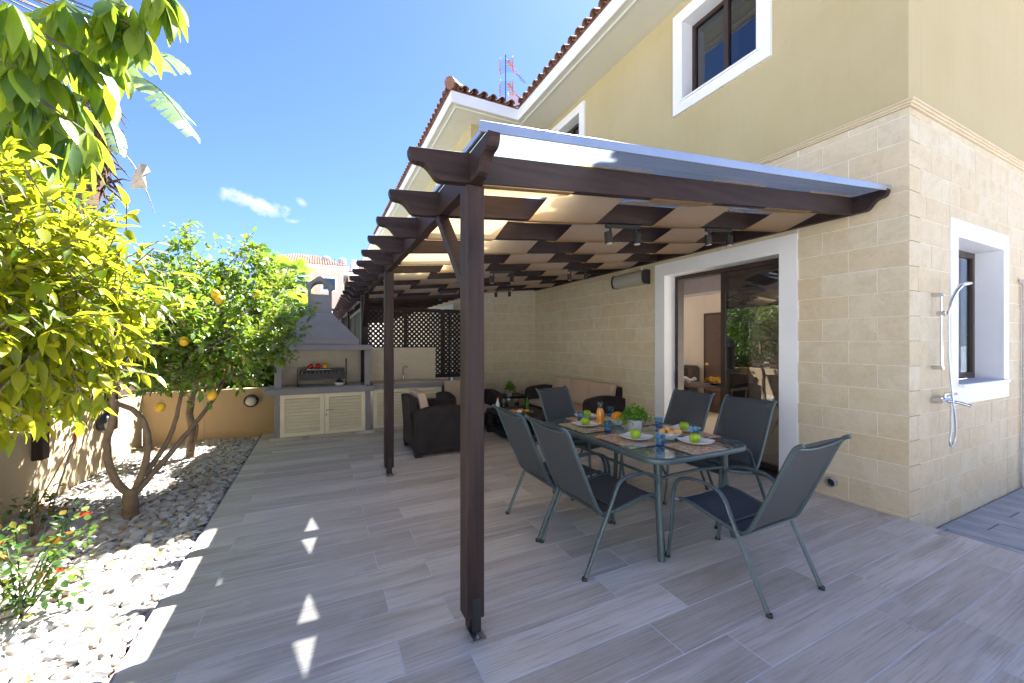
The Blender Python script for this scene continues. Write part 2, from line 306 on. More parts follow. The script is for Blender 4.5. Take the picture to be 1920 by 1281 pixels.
# ------------------------------------------------------------------ mesh helpers
class MB:
    def __init__(s): s.v = []; s.f = []
    def add(s, vs, fs):
        o = len(s.v); s.v += [tuple(p) for p in vs]; s.f += [tuple(i + o for i in f) for f in fs]; return s
    def box(s, x0, x1, y0, y1, z0, z1):
        return s.add([(x0, y0, z0), (x1, y0, z0), (x1, y1, z0), (x0, y1, z0), (x0, y0, z1), (x1, y0, z1), (x1, y1, z1), (x0, y1, z1)],
                     [(0, 3, 2, 1), (4, 5, 6, 7), (0, 1, 5, 4), (1, 2, 6, 5), (2, 3, 7, 6), (3, 0, 4, 7)])
    def bar(s, a, b, w, h, up=(0, 0, 1)):
        a, b = Vector(a), Vector(b); d = (b - a).normalized(); u = Vector(up)
        if abs(d.dot(u)) > .99: u = Vector((0, 1, 0))
        x = d.cross(u).normalized() * w / 2; z = x.cross(d).normalized() * h / 2
        vs = [p + sx * x + sz * z for p in (a, b) for sx, sz in ((-1, -1), (1, -1), (1, 1), (-1, 1))]
        return s.add(vs, [(0, 1, 2, 3), (7, 6, 5, 4), (0, 4, 5, 1), (1, 5, 6, 2), (2, 6, 7, 3), (3, 7, 4, 0)])
    def tube(s, pts, r, n=8, ry=None, caps=True):
        pts = [Vector(p) for p in pts]; m = len(pts); rs = r if isinstance(r, (list, tuple)) else [r] * m
        k = (ry / r) if ry else 1.0
        prev = None; vs = []
        for i, p in enumerate(pts):
            d = (pts[min(i + 1, m - 1)] - pts[max(i - 1, 0)]).normalized()
            if prev is None:
                u = Vector((0, 1, 0)) if abs(d.y) < .9 else Vector((1, 0, 0))
                prev = (u - d * u.dot(d)).normalized()
            else: prev = (prev - d * prev.dot(d)).normalized()
            w = d.cross(prev)
            for j in range(n):
                a = 2 * math.pi * j / n; vs.append(p + prev * math.cos(a) * rs[i] + w * math.sin(a) * rs[i] * k)
        fs = [(i * n + j, i * n + (j + 1) % n, (i + 1) * n + (j + 1) % n, (i + 1) * n + j) for i in range(m - 1) for j in range(n)]
        if caps: fs += [tuple(range(n - 1, -1, -1)), tuple((m - 1) * n + j for j in range(n))]
        return s.add(vs, fs)
    def lathe(s, prof, n=20, c=(0, 0, 0), sx=1, sy=1):
        vs = [(c[0] + r * math.cos(2 * math.pi * j / n) * sx, c[1] + r * math.sin(2 * math.pi * j / n) * sy, c[2] + z) for r, z in prof for j in range(n)]
        m = len(prof); fs = [(i * n + j, i * n + (j + 1) % n, (i + 1) * n + (j + 1) % n, (i + 1) * n + j) for i in range(m - 1) for j in range(n)]
        if prof[0][0] > 1e-5: fs.append(tuple(range(n - 1, -1, -1)))
        if prof[-1][0] > 1e-5: fs.append(tuple((m - 1) * n + j for j in range(n)))
        return s.add(vs, fs)
    def prism(s, poly, axis, a, b):
        # poly: 2D points in the plane of the two other axes (cyclic order x,y,z)
        def P(p, t):
            if axis == 0: return (t, p[0], p[1])
            if axis == 1: return (p[0], t, p[1])
            return (p[0], p[1], t)
        n = len(poly); vs = [P(p, a) for p in poly] + [P(p, b) for p in poly]
        fs = [tuple(range(n)), tuple(range(2 * n - 1, n - 1, -1))] + [(i, i + n, (i + 1) % n + n, (i + 1) % n) for i in range(n)]
        return s.add(vs, fs)
    def sheet(s, rows):
        m, n = len(rows), len(rows[0]); vs = [p for r in rows for p in r]
        return s.add(vs, [(i * n + j, i * n + j + 1, (i + 1) * n + j + 1, (i + 1) * n + j) for i in range(m - 1) for j in range(n - 1)])
    def mesh(s, name, mat, bev=0, smooth=None, off=(0, 0, 0), thick=0):
        me = bpy.data.meshes.new(name)
        vs = [(x - off[0], y - off[1], z - off[2]) for x, y, z in s.v]
        me.from_pydata(vs, [], s.f); me.update()
        bm = bmesh.new(); bm.from_mesh(me)
        if thick:
            bmesh.ops.solidify(bm, geom=bm.faces[:], thickness=thick)
        bmesh.ops.recalc_face_normals(bm, faces=bm.faces[:])
        if bev:
            es = [e for e in bm.edges if len(e.link_faces) == 2 and e.calc_face_angle(0) > .5]
            bmesh.ops.bevel(bm, geom=es, offset=bev, segments=1, affect='EDGES', profile=.5, clamp_overlap=True)
        bm.to_mesh(me); bm.free()
        if mat: me.materials.append(M(mat))
        if smooth is not None:
            me.shade_smooth(); me.set_sharp_from_angle(angle=R(smooth))
        return me
def root_of(o):
    v = Vector(o.location); p = o.parent
    while p: v += Vector(p.location); p = p.parent
    return v
def link(o, parent=None):
    COL.objects.link(o)
    if parent: o.parent = parent
    return o
def thing(name, label, cat, loc=(0, 0, 0), rotz=0, group=None):
    o = bpy.data.objects.new(name, None); o.empty_display_size = .1; link(o); o.location = loc; o.rotation_euler = (0, 0, rotz)
    o['label'] = label; o['category'] = cat
    if group: o['group'] = group
    return o
def part(name, mb, mat, parent, local=False, bev=0, smooth=None, thick=0, label=None, stuff=False):
    """a mesh part; coordinates are world ones (parent unrotated) unless local"""
    off = (0, 0, 0) if local else root_of(parent)
    o = link(bpy.data.objects.new(name, mb.mesh(name, mat, bev, smooth, off, thick)), parent)
    if label: o['label'] = label
    if stuff: o['kind'] = 'stuff'
    return o
def single(name, mb, mat, label=None, cat=None, kind=None, bev=0, smooth=None, thick=0, group=None, loc=None):
    if loc is None:
        a = np.array(mb.v); loc = (float((a[:, 0].min() + a[:, 0].max()) / 2), float((a[:, 1].min() + a[:, 1].max()) / 2), float(a[:, 2].min()))
    o = link(bpy.data.objects.new(name, mb.mesh(name, mat, bev, smooth, loc, thick))); o.location = loc
    if label: o['label'] = label
    if cat: o['category'] = cat
    if kind: o['kind'] = kind
    if group: o['group'] = group
    return o
def dup(root, loc, rotz, label=None):
    r = root.copy(); COL.objects.link(r); r.location = loc; r.rotation_euler = (0, 0, rotz)
    if label: r['label'] = label
    for ch in list(root.children):
        c = ch.copy(); COL.objects.link(c); c.parent = r
        for g in list(ch.children):
            d = g.copy(); COL.objects.link(d); d.parent = c
    return r
def rects(u0, u1, z0, z1, holes):
    us = sorted({u0, u1, *[h[0] for h in holes], *[h[1] for h in holes]}); us = [u for u in us if u0 <= u <= u1]
    out = []
    for a, b in zip(us, us[1:]):
        segs = [(z0, z1)]
        for h in holes:
            if h[0] <= a + 1e-6 and h[1] >= b - 1e-6:
                ns = []
                for p, q in segs:
                    if h[2] > p: ns.append((p, min(q, h[2])))
                    if h[3] < q: ns.append((max(p, h[3]), q))
                segs = [(p, q) for p, q in ns if q - p > 1e-6]
        out += [(a, b, p, q) for p, q in segs]
    return out
def frame_mb(axis, c0, c1, u0, u1, z0, z1, w, bottom=True):
    """rectangular picture frame of width w lying in the plane axis (0: x=const, 1: y=const), depth c0..c1"""
    mb = MB()
    def bx(a, b, p, q):
        if axis == 0: mb.box(c0, c1, a, b, p, q)
        else: mb.box(a, b, c0, c1, p, q)
    bx(u0, u0 + w, z0, z1); bx(u1 - w, u1, z0, z1); bx(u0 + w, u1 - w, z1 - w, z1)
    if bottom: bx(u0 + w, u1 - w, z0, z0 + w)
    return mb

# ================================================================== GROUND
EX = 4.491          # facade plane
EY = 1.535          # end wall plane
g = MB().box(-300, 300, -300, 400, -1.2, -.30); single('ground', g, 'pale_bounce_ground', kind='structure')
# patio of wood look tiles -----------------------------------------
pf = bpy.data.objects.new('patio_floor', MB().box(-.82, EX - .002, -2.0, 7.97, -.16, -.0012).mesh('patio_floor', 'grout')); link(pf); pf['kind'] = 'structure'
PLANK = {}
def plank_mesh(l, w):
    k = (round(l, 3), round(w, 3))
    if k not in PLANK: PLANK[k] = MB().box(-l / 2, l / 2, -w / 2, w / 2, -.006, 0).mesh('tile', 'wood_look_tile', bev=.0012)
    return PLANK[k]
py0 = 1.818 - .2337 * 16; G = .0025
for r in range(42):
    y0 = py0 + .2337 * r; y1 = y0 + .2337
    if y1 > 7.97: y1 = 7.97
    if y1 - y0 < .03: continue
    j0 = .355 if (r % 2 == 0) else .66
    xs = [-.82] + [j0 + 1.232 * k for k in range(-2, 5) if -.78 < j0 + 1.232 * k < EX - .05] + [EX - .004]
    for a, b in zip(xs, xs[1:]):
        o = bpy.data.objects.new('tile', plank_mesh(b - a - 2 * G, y1 - y0 - 2 * G)); link(o, pf); o.location = ((a + b) / 2, (y0 + y1) / 2, random.uniform(-.0005, .0005))
        o.rotation_euler[2] = math.pi if (random.random() < .5) else 0
single('patio_edge', MB().box(-.832, -.8205, -2.0, 7.97, -.25, -.002), 'grey_plaster', kind='structure')
# gravel bed ---------------------------------------------------------
single('planting_bed', MB().box(-2.42, -.835, -3, 7.75, -.28, -.075), 'soil', kind='structure')
def pebbles():
    def ico(sub):
        bm = bmesh.new(); bmesh.ops.create_icosphere(bm, subdivisions=sub, radius=1)
        v = np.array([x.co[:] for x in bm.verts]); f = np.array([[q.index for q in fc.verts] for fc in bm.faces]); bm.free(); return v, f
    V = []; F = []; off = 0; hi, lo = ico(2), ico(1)
    y = 1.0
    pts = []
    while y < 7.72:
        st = .046
        x = -2.36
        while x < -.845:
            for lay in range(2 if y < 5.5 else 1):
                pts.append((x + random.uniform(-.016, .016), y + random.uniform(-.016, .016), lay))
            x += st
        y += st
    for x, y, lay in pts:
        v, f = hi if y < 4.8 else lo
        s = random.uniform(.017, .034) if random.random() < .75 else random.uniform(.032, .046)
        sc3 = np.array([s * random.uniform(.8, 1.35), s * random.uniform(.7, 1.1), s * random.uniform(.45, .75)])
        q = Quaternion((random.random() - .5, random.random() - .5, (random.random() - .5) * .8 + .01, random.uniform(.3, 1))).normalized()
        rm = np.array((Matrix.Rotation(random.uniform(0, 6.3), 3, 'Z') @ Matrix.Rotation(random.gauss(0, .35), 3, 'X')))
        n = v * (1 + .30 * np.sin(v[:, [1, 2, 0]] * random.uniform(1.5, 3.2) + random.uniform(0, 6)))
        w = (n * sc3) @ rm.T
        x = min(x, -.845 - s * .6)
        z = -.062 + lay * random.uniform(.012, .03) + s * .35 + .012 * math.sin(x * 5) * math.sin(y * 3.1)
        V.append(w + np.array([x, y, z])); F.append(f + off); off += len(v)
    V = np.concatenate(V); F = np.concatenate(F)
    me = bpy.data.meshes.new('gravel'); me.from_pydata(V.tolist(), [], F.tolist()); me.update(); me.materials.append(M('white_pebbles')); me.shade_smooth(); me.set_sharp_from_angle(angle=R(38))
    o = link(bpy.data.objects.new('gravel', me)); o['kind'] = 'stuff'; o['label'] = 'white pebbles covering the planting bed beside the patio'
pebbles()
# lower paving beyond the deck ----------------------------------------
lp = bpy.data.objects.new('side_paving', MB().box(EX + .002, 14, -4, EY - .004, -.28, -.176).mesh('side_paving', 'grey_plaster')); link(lp); lp['kind'] = 'structure'
sx = EX + .01; row = 0
slab_cache = {}
for (a, b) in [(EX + .012, 5.06)] + [(5.075 + .285 * i, 5.075 + .285 * i + .273) for i in range(16)]:
    y = -1.0 + (row % 2) * .3; L = .62 if row == 0 else .58
    while y < EY - .02:
        y1 = min(y + L - .012, EY - .012)
        k = (round(b - a, 3), round(y1 - y, 3))
        if y1 - y > .04:
            if k not in slab_cache: slab_cache[k] = MB().box(-k[0] / 2, k[0] / 2, -k[1] / 2, k[1] / 2, -.01, .006).mesh('paving_slab', 'stamped_grey_paving', bev=.005)
            o = link(bpy.data.objects.new('paving_slab', slab_cache[k]), lp); o.location = ((a + b) / 2, (y + y1) / 2, -.171 + random.uniform(-.002, .002))
        y += L
    row += 1

# ================================================================== HOUSE
H = thing('house', 'yellow rendered house with limestone ground floor and red tiled eaves', 'house', (EX, EY, 0))
ST = 3.50
DOOR = (2.575, 4.18, -.05, 2.475)        # opening
DT = (2.407, 4.346, -.05, 2.645)          # outer edge of its white surround
WN = (5.443, 6.727, 1.043, 2.542); WT = (5.31, 6.86, .91, 2.675)
WT0, WT1 = 4.665, 6.045                    # upper window surrounds
UW = [(2.669, 4.0), (6.072, 7.40)]
T = .2
# ground floor walls
mb = MB()
for a, b, p, q in rects(EY + .012, 7.99, -.28, 3.5, [DOOR]): mb.box(EX + .003, EX + .012 + T, a, b, p, q)
part('wall', mb, 'mortar', H)
mb = MB()
for a, b, p, q in rects(EX + .012, 9.2, -.28, 3.5, [WN]): mb.box(a + (T if a < EX + .1 else 0), b, EY + .003, EY + .012 + T, p, q)
part('wall', mb, 'mortar', H)
part('wall', MB().box(3.0, EX + .25, 7.9905, 8.2, -.28, 3.5), 'mortar', H)
part('wall', MB().box(2.98, 3.18, 8.205, 26, -.28, 3.5), 'cream_plaster', H)
# upper walls
ZS = 6.18
mb = MB()
for a, b, p, q in rects(EY + .01, 8.0, 3.502, ZS + .3, [(a + .134, b - .134, WT0 + .134, WT1 - .134) for a, b in UW]): mb.box(EX + .01, EX + .25, a, b, p, q)
part('wall', mb, 'yellow_render', H)
part('wall', MB().box(EX + .252, 9.2, EY + .01, EY + .25, 3.502, ZS + .3), 'yellow_render', H)
part('wall', MB().box(2.93, EX + .25, 8.002, 8.25, 3.502, ZS + .3), 'yellow_render', H)
mb = MB()
for a, b, p, q in rects(8.252, 26, 3.502, ZS + .3, [(9.4, 10.5, 4.82, 5.89), (13.4, 14.5, 4.82, 5.89)]): mb.box(2.93, 3.17, a, b, p, q)
part('wall', mb, 'yellow_render', H)
for a, b in ((9.4, 10.5), (13.4, 14.5)):
    w = part('window', frame_mb(0, 2.89, 2.932, a - .155, b + .155, 4.665, 6.045, .155), 'white_paint', H)
    part('pane', MB().box(3.10, 3.11, a, b, 4.82, 5.89), 'window_glass', w); part('frame', frame_mb(0, 3.07, 3.12, a, b, 4.82, 5.89, .05), 'bronze_aluminium', w)
# stone blocks --------------------------------------------------------
def block_mesh(w, h, c=.0016):
    mb = MB(); d0, d1, d2 = 0, .011, .014
    a, b = w / 2, h / 2
    vs = [(-a, -b), (a, -b), (a, b), (-a, b)]; i = [(-a + c, -b + c), (a - c, -b + c), (a - c, b - c), (-a + c, b - c)]
    V = [(x, y, d0) for x, y in vs] + [(x, y, d1) for x, y in vs] + [(x, y, d2) for x, y in i]
    F = [(0, 1, 5, 4), (1, 2, 6, 5), (2, 3, 7, 6), (3, 0, 4, 7), (4, 5, 9, 8), (5, 6, 10, 9), (6, 7, 11, 10), (7, 4, 8, 11), (8, 9, 10, 11)]
    mb.add(V, F); return mb
BL = []   # (plane, u0,u1,z0,z1)
def blocks(plane, u_start, u_end, zmax, holes, step=.43, zs0=-.19):
    zs = [zs0, .022, .235] + [.235 + .2135 * i for i in range(1, 16)]
    zs = [z for z in zs if z < zmax - .05] + [zmax]
    for r, (z0, z1) in enumerate(zip(zs, zs[1:])):
        u = u_start; first = step * (.5 if (r % 2 == 0) else 1)
        if plane == 'Y' and r % 3 == 1: first *= .75
        e = u + first
        while u < u_end - .02:
            e2 = min(e, u_end)
            for a, b, p, q in rects(u, e2, z0, z1, holes):
                if b - a > .02 and q - p > .02: BL.append((plane, a, b, p, q))
            u = e2; e = u + step
blocks('X', EY, 7.985, ST, [DT]); blocks('Y', EX, 9.2, ST, [WT]); blocks('B', 3.0, EX - .002, ST, [])
def visible_size(b):
    pl, u0, u1, z0, z1 = b; u, z = (u0 + u1) / 2, (z0 + z1) / 2
    if pl == 'X':
        if u > 2 and z > 2.66: return 0 if u > 2.9 else .0001
        if z < .0: return 0
        d = math.hypot(EX, u); cosn = EX / d
    elif pl == 'Y':
        d = math.hypot(u, EY); cosn = EY / d
        if u > 7.6: return 0
    else:
        if z > 2.66 or z < 0: return 0
        d = math.hypot(u, 8); cosn = 8 / d
    return (u1 - u0) * (z1 - z0) * cosn / d ** 2
BL.sort(key=visible_size, reverse=True)
bc = {}
rest = MB(); JG = .0026
for i, (pl, u0, u1, z0, z1) in enumerate(BL):
    w, h = u1 - u0 - 2 * JG, z1 - z0 - 2 * JG; k = (round(w, 3), round(h, 3))
    if k not in bc: bc[k] = block_mesh(*k)
    if pl == 'X': mx = Matrix(((0, 0, -1, EX + .0135), (-1, 0, 0, (u0 + u1) / 2), (0, 1, 0, (z0 + z1) / 2), (0, 0, 0, 1)))
    elif pl == 'Y': mx = Matrix(((1, 0, 0, (u0 + u1) / 2), (0, 0, -1, EY + .0135), (0, 1, 0, (z0 + z1) / 2), (0, 0, 0, 1)))
    else: mx = Matrix(((1, 0, 0, (u0 + u1) / 2), (0, 0, -1, 8.0015), (0, 1, 0, (z0 + z1) / 2), (0, 0, 0, 1)))
    if i < 300:
        if not isinstance(bc[k], bpy.types.Mesh): bc[k] = bc[k].mesh('stone_block', 'limestone')
        o = link(bpy.data.objects.new('stone_block', bc[k]), H); o.matrix_local = Matrix.Translation(-Vector((EX, EY, 0))) @ mx
        o.location += Vector((random.uniform(-.001, .001) if pl == 'X' else 0, random.uniform(-.001, .001) if pl != 'X' else 0, 0))
    else:
        mb = block_mesh(*k); rest.add([mx @ Vector(v) for v in mb.v], mb.f)
part('stone_cladding', rest, 'limestone', H, stuff=True)
# cornice: three stepped mouldings round the corner
for k, (o_, za, zb) in enumerate(((.018, 3.503, 3.518), (.030, 3.518, 3.540), (.042, 3.540, 3.556))):
    mb = MB(); mb.box(EX - o_, EX + .008, EY - o_, 8.0, za, zb); mb.box(EX + .008, 9.2, EY - o_, EY + .008, za, zb); part('cornice', mb, 'limestone', H, bev=.003)
# door surround, reveals, frames ---------------------------------------
sd = part('sliding_door', frame_mb(0, EX - .012, EX + .215, DT[0], DT[1], -.0, DT[3], .1795, bottom=False), 'white_paint', H)
XR = EX + .2
part('reveal', MB().box(EX + .216, EX + .225, DOOR[0] - .02, DOOR[0], 0, 2.48).box(EX + .216, EX + .225, DOOR[1], DOOR[1] + .02, 0, 2.48), 'white_paint', sd)
part('track', MB().box(EX + .02, EX + .33, DOOR[0] + .003, DOOR[1] - .003, .002, .03), 'bronze_aluminium', sd)
part('frame', frame_mb(0, XR, XR + .12, DOOR[0] + .012, DOOR[1] - .014, .03, 2.464, .055, bottom=False), 'bronze_aluminium', sd)
my = 3.41
part('door_leaf', frame_mb(0, XR + .025, XR + .06, 2.645, my + .04, .031, 2.405, .062), 'bronze_aluminium', sd)
part('door_leaf', frame_mb(0, XR + .066, XR + .10, 2.648, my + .038, .031, 2.405, .062), 'bronze_aluminium', sd)
part('pane', MB().box(XR + .04, XR + .046, 2.70, my - .02, .09, 2.345), 'door_glass', sd)
part('handle', MB().box(XR - .02, XR + .0, DOOR[1] - .05, DOOR[1] - .03, .92, 1.08), 'black_metal', sd, bev=.003)
# end wall window
ww = part('window', frame_mb(1, EY - .012, EY + .016, WT[0], WT[1], WT[2], WT[3], .165), 'white_paint', H)
mb = MB(); x0, x1, z0, z1 = WN[0] + .032, WN[1] + .035, WN[2] - .025, WN[3] + .0
x0, x1, z0, z1 = WT[0] + .165, WT[1] - .165, WT[2] + .165, WT[3] - .165
mb = MB().box(x0 - .03, x0, EY + .0165, EY + .26, z0, z1).box(x1, x1 + .03, EY + .0165, EY + .26, z0, z1).box(x0 - .03, x1 + .03, EY + .0165, EY + .26, z1, z1 + .03).box(x0 - .03, x1 + .03, EY + .0165, EY + .26, z0 - .03, z0)
part('reveal', mb, 'white_paint', ww)
part('sill', MB().box(x0 + .002, x1 + .05, EY - .05, EY + .19, z0 + .001, z0 + .032), 'white_paint', ww, bev=.004)
part('frame', frame_mb(1, EY + .2, EY + .25, x0 + .002, x1 - .002, z0 + .033, z1 - .002, .06), 'bronze_aluminium', ww)
part('frame', MB().box((x0 + x1) / 2 - .03, (x0 + x1) / 2 + .03, EY + .195, EY + .245, z0 + .093, z1 - .062), 'bronze_aluminium', ww)
part('pane', MB().box(x0 + .06, x1 - .06, EY + .222, EY + .228, z0 + .09, z1 - .06), 'window_glass', ww)
part('blind', MB().box(x0 + .03, x1 - .03, EY + .30, EY + .305, z0 + .02, z1), 'blind_fabric', ww)
# upper windows
for (a, b) in UW:
    w = part('window', frame_mb(0, EX - .03, EX + .012, a, b, WT0, WT1, .155), 'white_paint', H)
    a2, b2, z0, z1 = a + .155, b - .155, WT0 + .155, WT1 - .155
    mb = MB().box(EX + .0125, EX + .26, a2 - .02, a2, z0, z1).box(EX + .0125, EX + .26, b2, b2 + .02, z0, z1).box(EX + .0125, EX + .26, a2 - .02, b2 + .02, z1, z1 + .02).box(EX + .0125, EX + .26, a2 - .02, b2 + .02, z0 - .02, z0)
    part('reveal', mb, 'white_paint', w)
    part('sill', MB().box(EX - .055, EX + .16, a2 - .03, b2 + .03, z0 - .024, z0 - .0005), 'white_paint', w, bev=.003)
    part('frame', frame_mb(0, EX + .17, EX + .23, a2 + .001, b2 - .001, z0 + .001, z1 - .001, .05), 'bronze_aluminium', w)
    part('frame', MB().box(EX + .165, EX + .225, (a2 + b2) / 2 - .03, (a2 + b2) / 2 + .03, z0 + .051, z1 - .051), 'bronze_aluminium', w)
    part('pane', MB().box(EX + .197, EX + .203, a2 + .05, b2 - .05, z0 + .05, z1 - .05), 'window_glass', w)
    part('curtain', MB().box(EX + .34, EX + .345, a2 + .45, b2 + .3, z0 - .3, z1 + .2), 'blind_fabric', w)
    part('room', frame_mb(0, EX + .26, EX + .8, a2 - .3, b2 + .3, z0 - .3, z1 + .3, .02).box(EX + .8, EX + .82, a2 - .3, b2 + .3, z0 - .3, z1 + .3), 'interior_plaster', w)
# interior of the ground floor room -------------------------------------
IX0 = EX + .214
part('interior_floor', MB().box(IX0, 9.2, EY + .214, 7.9, -.05, .02), 'cream_tile', H)
part('interior_ceiling', MB().box(IX0, 7.8, EY + .214, 7.9, 2.72, 2.9), 'white_paint', H)
part('interior_wall', MB().box(IX0, IX0 + .01, EY + .22, 2.56, .02, 2.72).box(IX0, IX0 + .01, 4.22, 7.9, .02, 2.72).box(IX0, IX0 + .01, 2.56, 4.22, 2.50, 2.72), 'interior_plaster', H)
mb = MB()
for a, b, p, q in rects(EY + .214, 7.9, .02, 2.72, [(1.85, 4.15, .05, 2.6), (6.95, 7.85, .05, 2.6)]): mb.box(7.6, 7.7, a, b, p, q)  # openings out of view, added to let sunlight into the room
part('interior_wall', mb, 'interior_plaster', H)
mb = MB()
for a, b, p, q in rects(IX0 + .01, 7.6, .02, 2.72, [(5.0, 6.1, .9, 2.2)]): mb.box(a, b, 7.9, 8.0, p, q)  # unseen opening added to bring more daylight indoors
part('interior_wall', mb, 'interior_plaster', H)
part('pelmet', MB().box(IX0 + .012, IX0 + .20, 2.5, 4.6, 2.50, 2.71), 'blind_fabric', H)
part('beam', MB().box(6.2, 6.55, EY + .3, 7.88, 2.40, 2.715), 'grey_plaster', H)
idr = part('inner_door', MB().box(7.54, 7.585, 5.02, 5.87, .02, 2.08), 'inner_door_wood', H, bev=.004)
part('door_frame', frame_mb(0, 7.55, 7.598, 4.96, 5.93, .02, 2.14, .055, bottom=False), 'bronze_aluminium', idr)
mb = MB()
for a, b in ((5.12, 5.40), (5.50, 5.78)):
    for p, q in ((.15, .80), (.95, 1.60)): mb.box(7.525, 7.5395, a, b, p, q); mb.box(7.515, 7.525, a + .04, b - .04, p + .04, q - .04)
arc = [(5.45 + .32 * math.cos(t * math.pi / 10), 1.68 + .26 * math.sin(t * math.pi / 10)) for t in range(11)]
mb.prism([(y, z) for y, z in arc], 0, 7.525, 7.5395)
part('panel', mb, 'inner_door_wood', idr, bev=.003)
part('handle', MB().lathe([(0, 0), (.03, .005), (.034, .03), (.02, .05), (0, .055)], 12, (7.48, 5.80, 1.02)), 'gold_flower', idr, smooth=40)
# eaves, fascia, soffit ---------------------------------------------------
EF = 3.78; WF = 7.42; WX = 2.33; EE = EY - .62
def eave_poly():
    return [(EF, EE), (9.8, EE), (9.8, 26), (WX, 26), (WX, WF), (EF, WF)]  # roof cut short at the back so sun reaches the added room openings
mb = MB(); mb.prism(eave_poly(), 2, ZS, ZS + .03); part('soffit', mb, 'soffit_paint', H)
inner = MB(); edge = eave_poly()
def off_edge(mbx, w0, w1, za, zb):
    mbx.box(EF + w0, EF + w1, EE + w0, WF + w1, za, zb); mbx.box(WX + w0, EF + w0, WF + w0, WF + w1, za, zb); mbx.box(WX + w0, WX + w1, WF + w1, 26, za, zb); mbx.box(EF + w1, 9.8, EE + w0, EE + w1, za, zb)
mb = MB(); off_edge(mb, -.022, -.001, ZS - .012, ZS + .205); part('fascia', mb, 'white_paint', H)
mb = MB(); off_edge(mb, .10, .125, ZS - .012, ZS - .001); part('soffit_groove', mb, 'white_paint', H)
# roof: sloping slabs with real barrel tiles along the eaves
ZR = ZS + .21; SL = math.tan(R(19))
roof = part('roof', MB().add([(EF - .05, EE - .05, ZR), (9.8, EE - .05, ZR), (9.8, 26, ZR), (EF - .05, 26, ZR), (8.4, EE + 4.6, ZR + 4.6 * SL), (9.8, EE + 4.6, ZR + 4.6 * SL), (8.4, 26, ZR + 4.6 * SL), (9.8, 26, ZR + 4.6 * SL)],
            [(0, 1, 5, 4), (0, 4, 6, 3), (4, 5, 7, 6), (0, 3, 2, 1), (1, 2, 7, 5), (3, 6, 7, 2)]), 'terracotta' if 'terracotta' in MATS else 'rust', H) if False else None
m_rooftile('terracotta', (.17, .080, .055), (.27, .135, .092)); m_rooftile('far_terracotta', (.16, .042, .02), (.22, .07, .035))
mb = MB().add([(EF - .05, EE - .05, ZR), (9.8, EE - .05, ZR), (8.4, EE + 4.6, ZR + 4.6 * SL), (9.8, EE + 4.6, ZR + 4.6 * SL), (EF - .05, 26, ZR), (8.4, 26, ZR + 4.6 * SL), (9.8, 26, ZR), ],
              [(0, 1, 3, 2), (0, 2, 5, 4), (0, 4, 6, 1), (1, 6, 3), (2, 3, 6, 5), (4, 5, 6)])
mb.add([(WX - .05, WF - .05, ZR + .002), (5.6, WF - .05, ZR + .002), (4.0, WF + 1.6, ZR + 1.7 * SL), (4.0, 26, ZR + 1.7 * SL), (WX - .05, 26, ZR + .002), (5.6, 26, ZR)], [(0, 1, 2), (0, 2, 3, 4), (1, 5, 3, 2), (0, 4, 5, 1), (4, 3, 5)])
roof = part('roof', mb, 'terracotta', H)
def tile_mesh(r0, r1, l, t=.014, n=8, flip=False):
    mb = MB(); s = -1 if flip else 1
    rings = []
    for (rr, y) in ((r0, 0), (r1, l)):
        out = [(rr * math.cos(math.pi * j / n), y, s * rr * .85 * math.sin(math.pi * j / n)) for j in range(n + 1)]
        inn = [((rr - t) * math.cos(math.pi * j / n), y, s * (rr - t) * .85 * math.sin(math.pi * j / n)) for j in range(n + 1)]
        rings.append(out + inn[::-1])
    m = len(rings[0]); mb.add(rings[0] + rings[1], [(j, (j + 1) % m, m + (j + 1) % m, m + j) for j in range(m)] + [(j, j + 1, m - 2 - j, m - 1 - j) for j in range(n)] + [(m + j + 1, m + j, m + m - 1 - j, m + m - 2 - j) for j in range(n)])
    return mb.mesh('roof_tile', 'terracotta', smooth=50)
TM = tile_mesh(.078, .066, .42); TP = tile_mesh(.066, .06, .40, flip=True)
th = math.atan(SL)
def place_tile(me, x, y, z, ang):
    # local +Y runs up the slope; ang = direction of the slope in plan
    o = link(bpy.data.objects.new('roof_tile', me), roof)
    o.matrix_local = Matrix.Translation(Vector((x, y, z)) - root_of(roof)) @ Matrix.Rotation(ang, 4, 'Z') @ Matrix.Rotation(th, 4, 'X')
ys = np.arange(EE + .1, WF - .05, .2); ntile = 0
for y in ys:
    for rw in range(2):
        s_ = rw * .36
        place_tile(TM, EF - .075 + s_ * math.cos(th), y + random.uniform(-.004, .004), ZR + .055 + s_ * math.sin(th) + rw * .01, -math.pi / 2)
    place_tile(TP, EF - .06, y + .1, ZR + .065, -math.pi / 2)
for x in np.arange(WX + .05, EF - .12, .2):
    for rw in range(2): place_tile(TM, x, WF - .075 + rw * .36 * math.cos(th), ZR + .055 + rw * .36 * math.sin(th) + rw * .01, 0)
    place_tile(TP, x + .1, WF - .06, ZR + .065, 0)
for y in np.arange(WF + .12, 19, .2):
    place_tile(TM, WX - .075, y, ZR + .055, -math.pi / 2)
    if y < 14: place_tile(TP, WX - .06, y + .1, ZR + .065, -math.pi / 2)
hip = MB()
for k in range(10):
    a = Vector((WX - .07 + .33 * k * .7, WF - .07 + .33 * k * .7, ZR + .10 + .33 * k * .7 * SL)); b = a + Vector((.27, .27, .27 * SL + .01))
    hip.tube([a, b], [.115, .095], 10)
part('hip_tiles', hip, 'terracotta', roof, smooth=50)

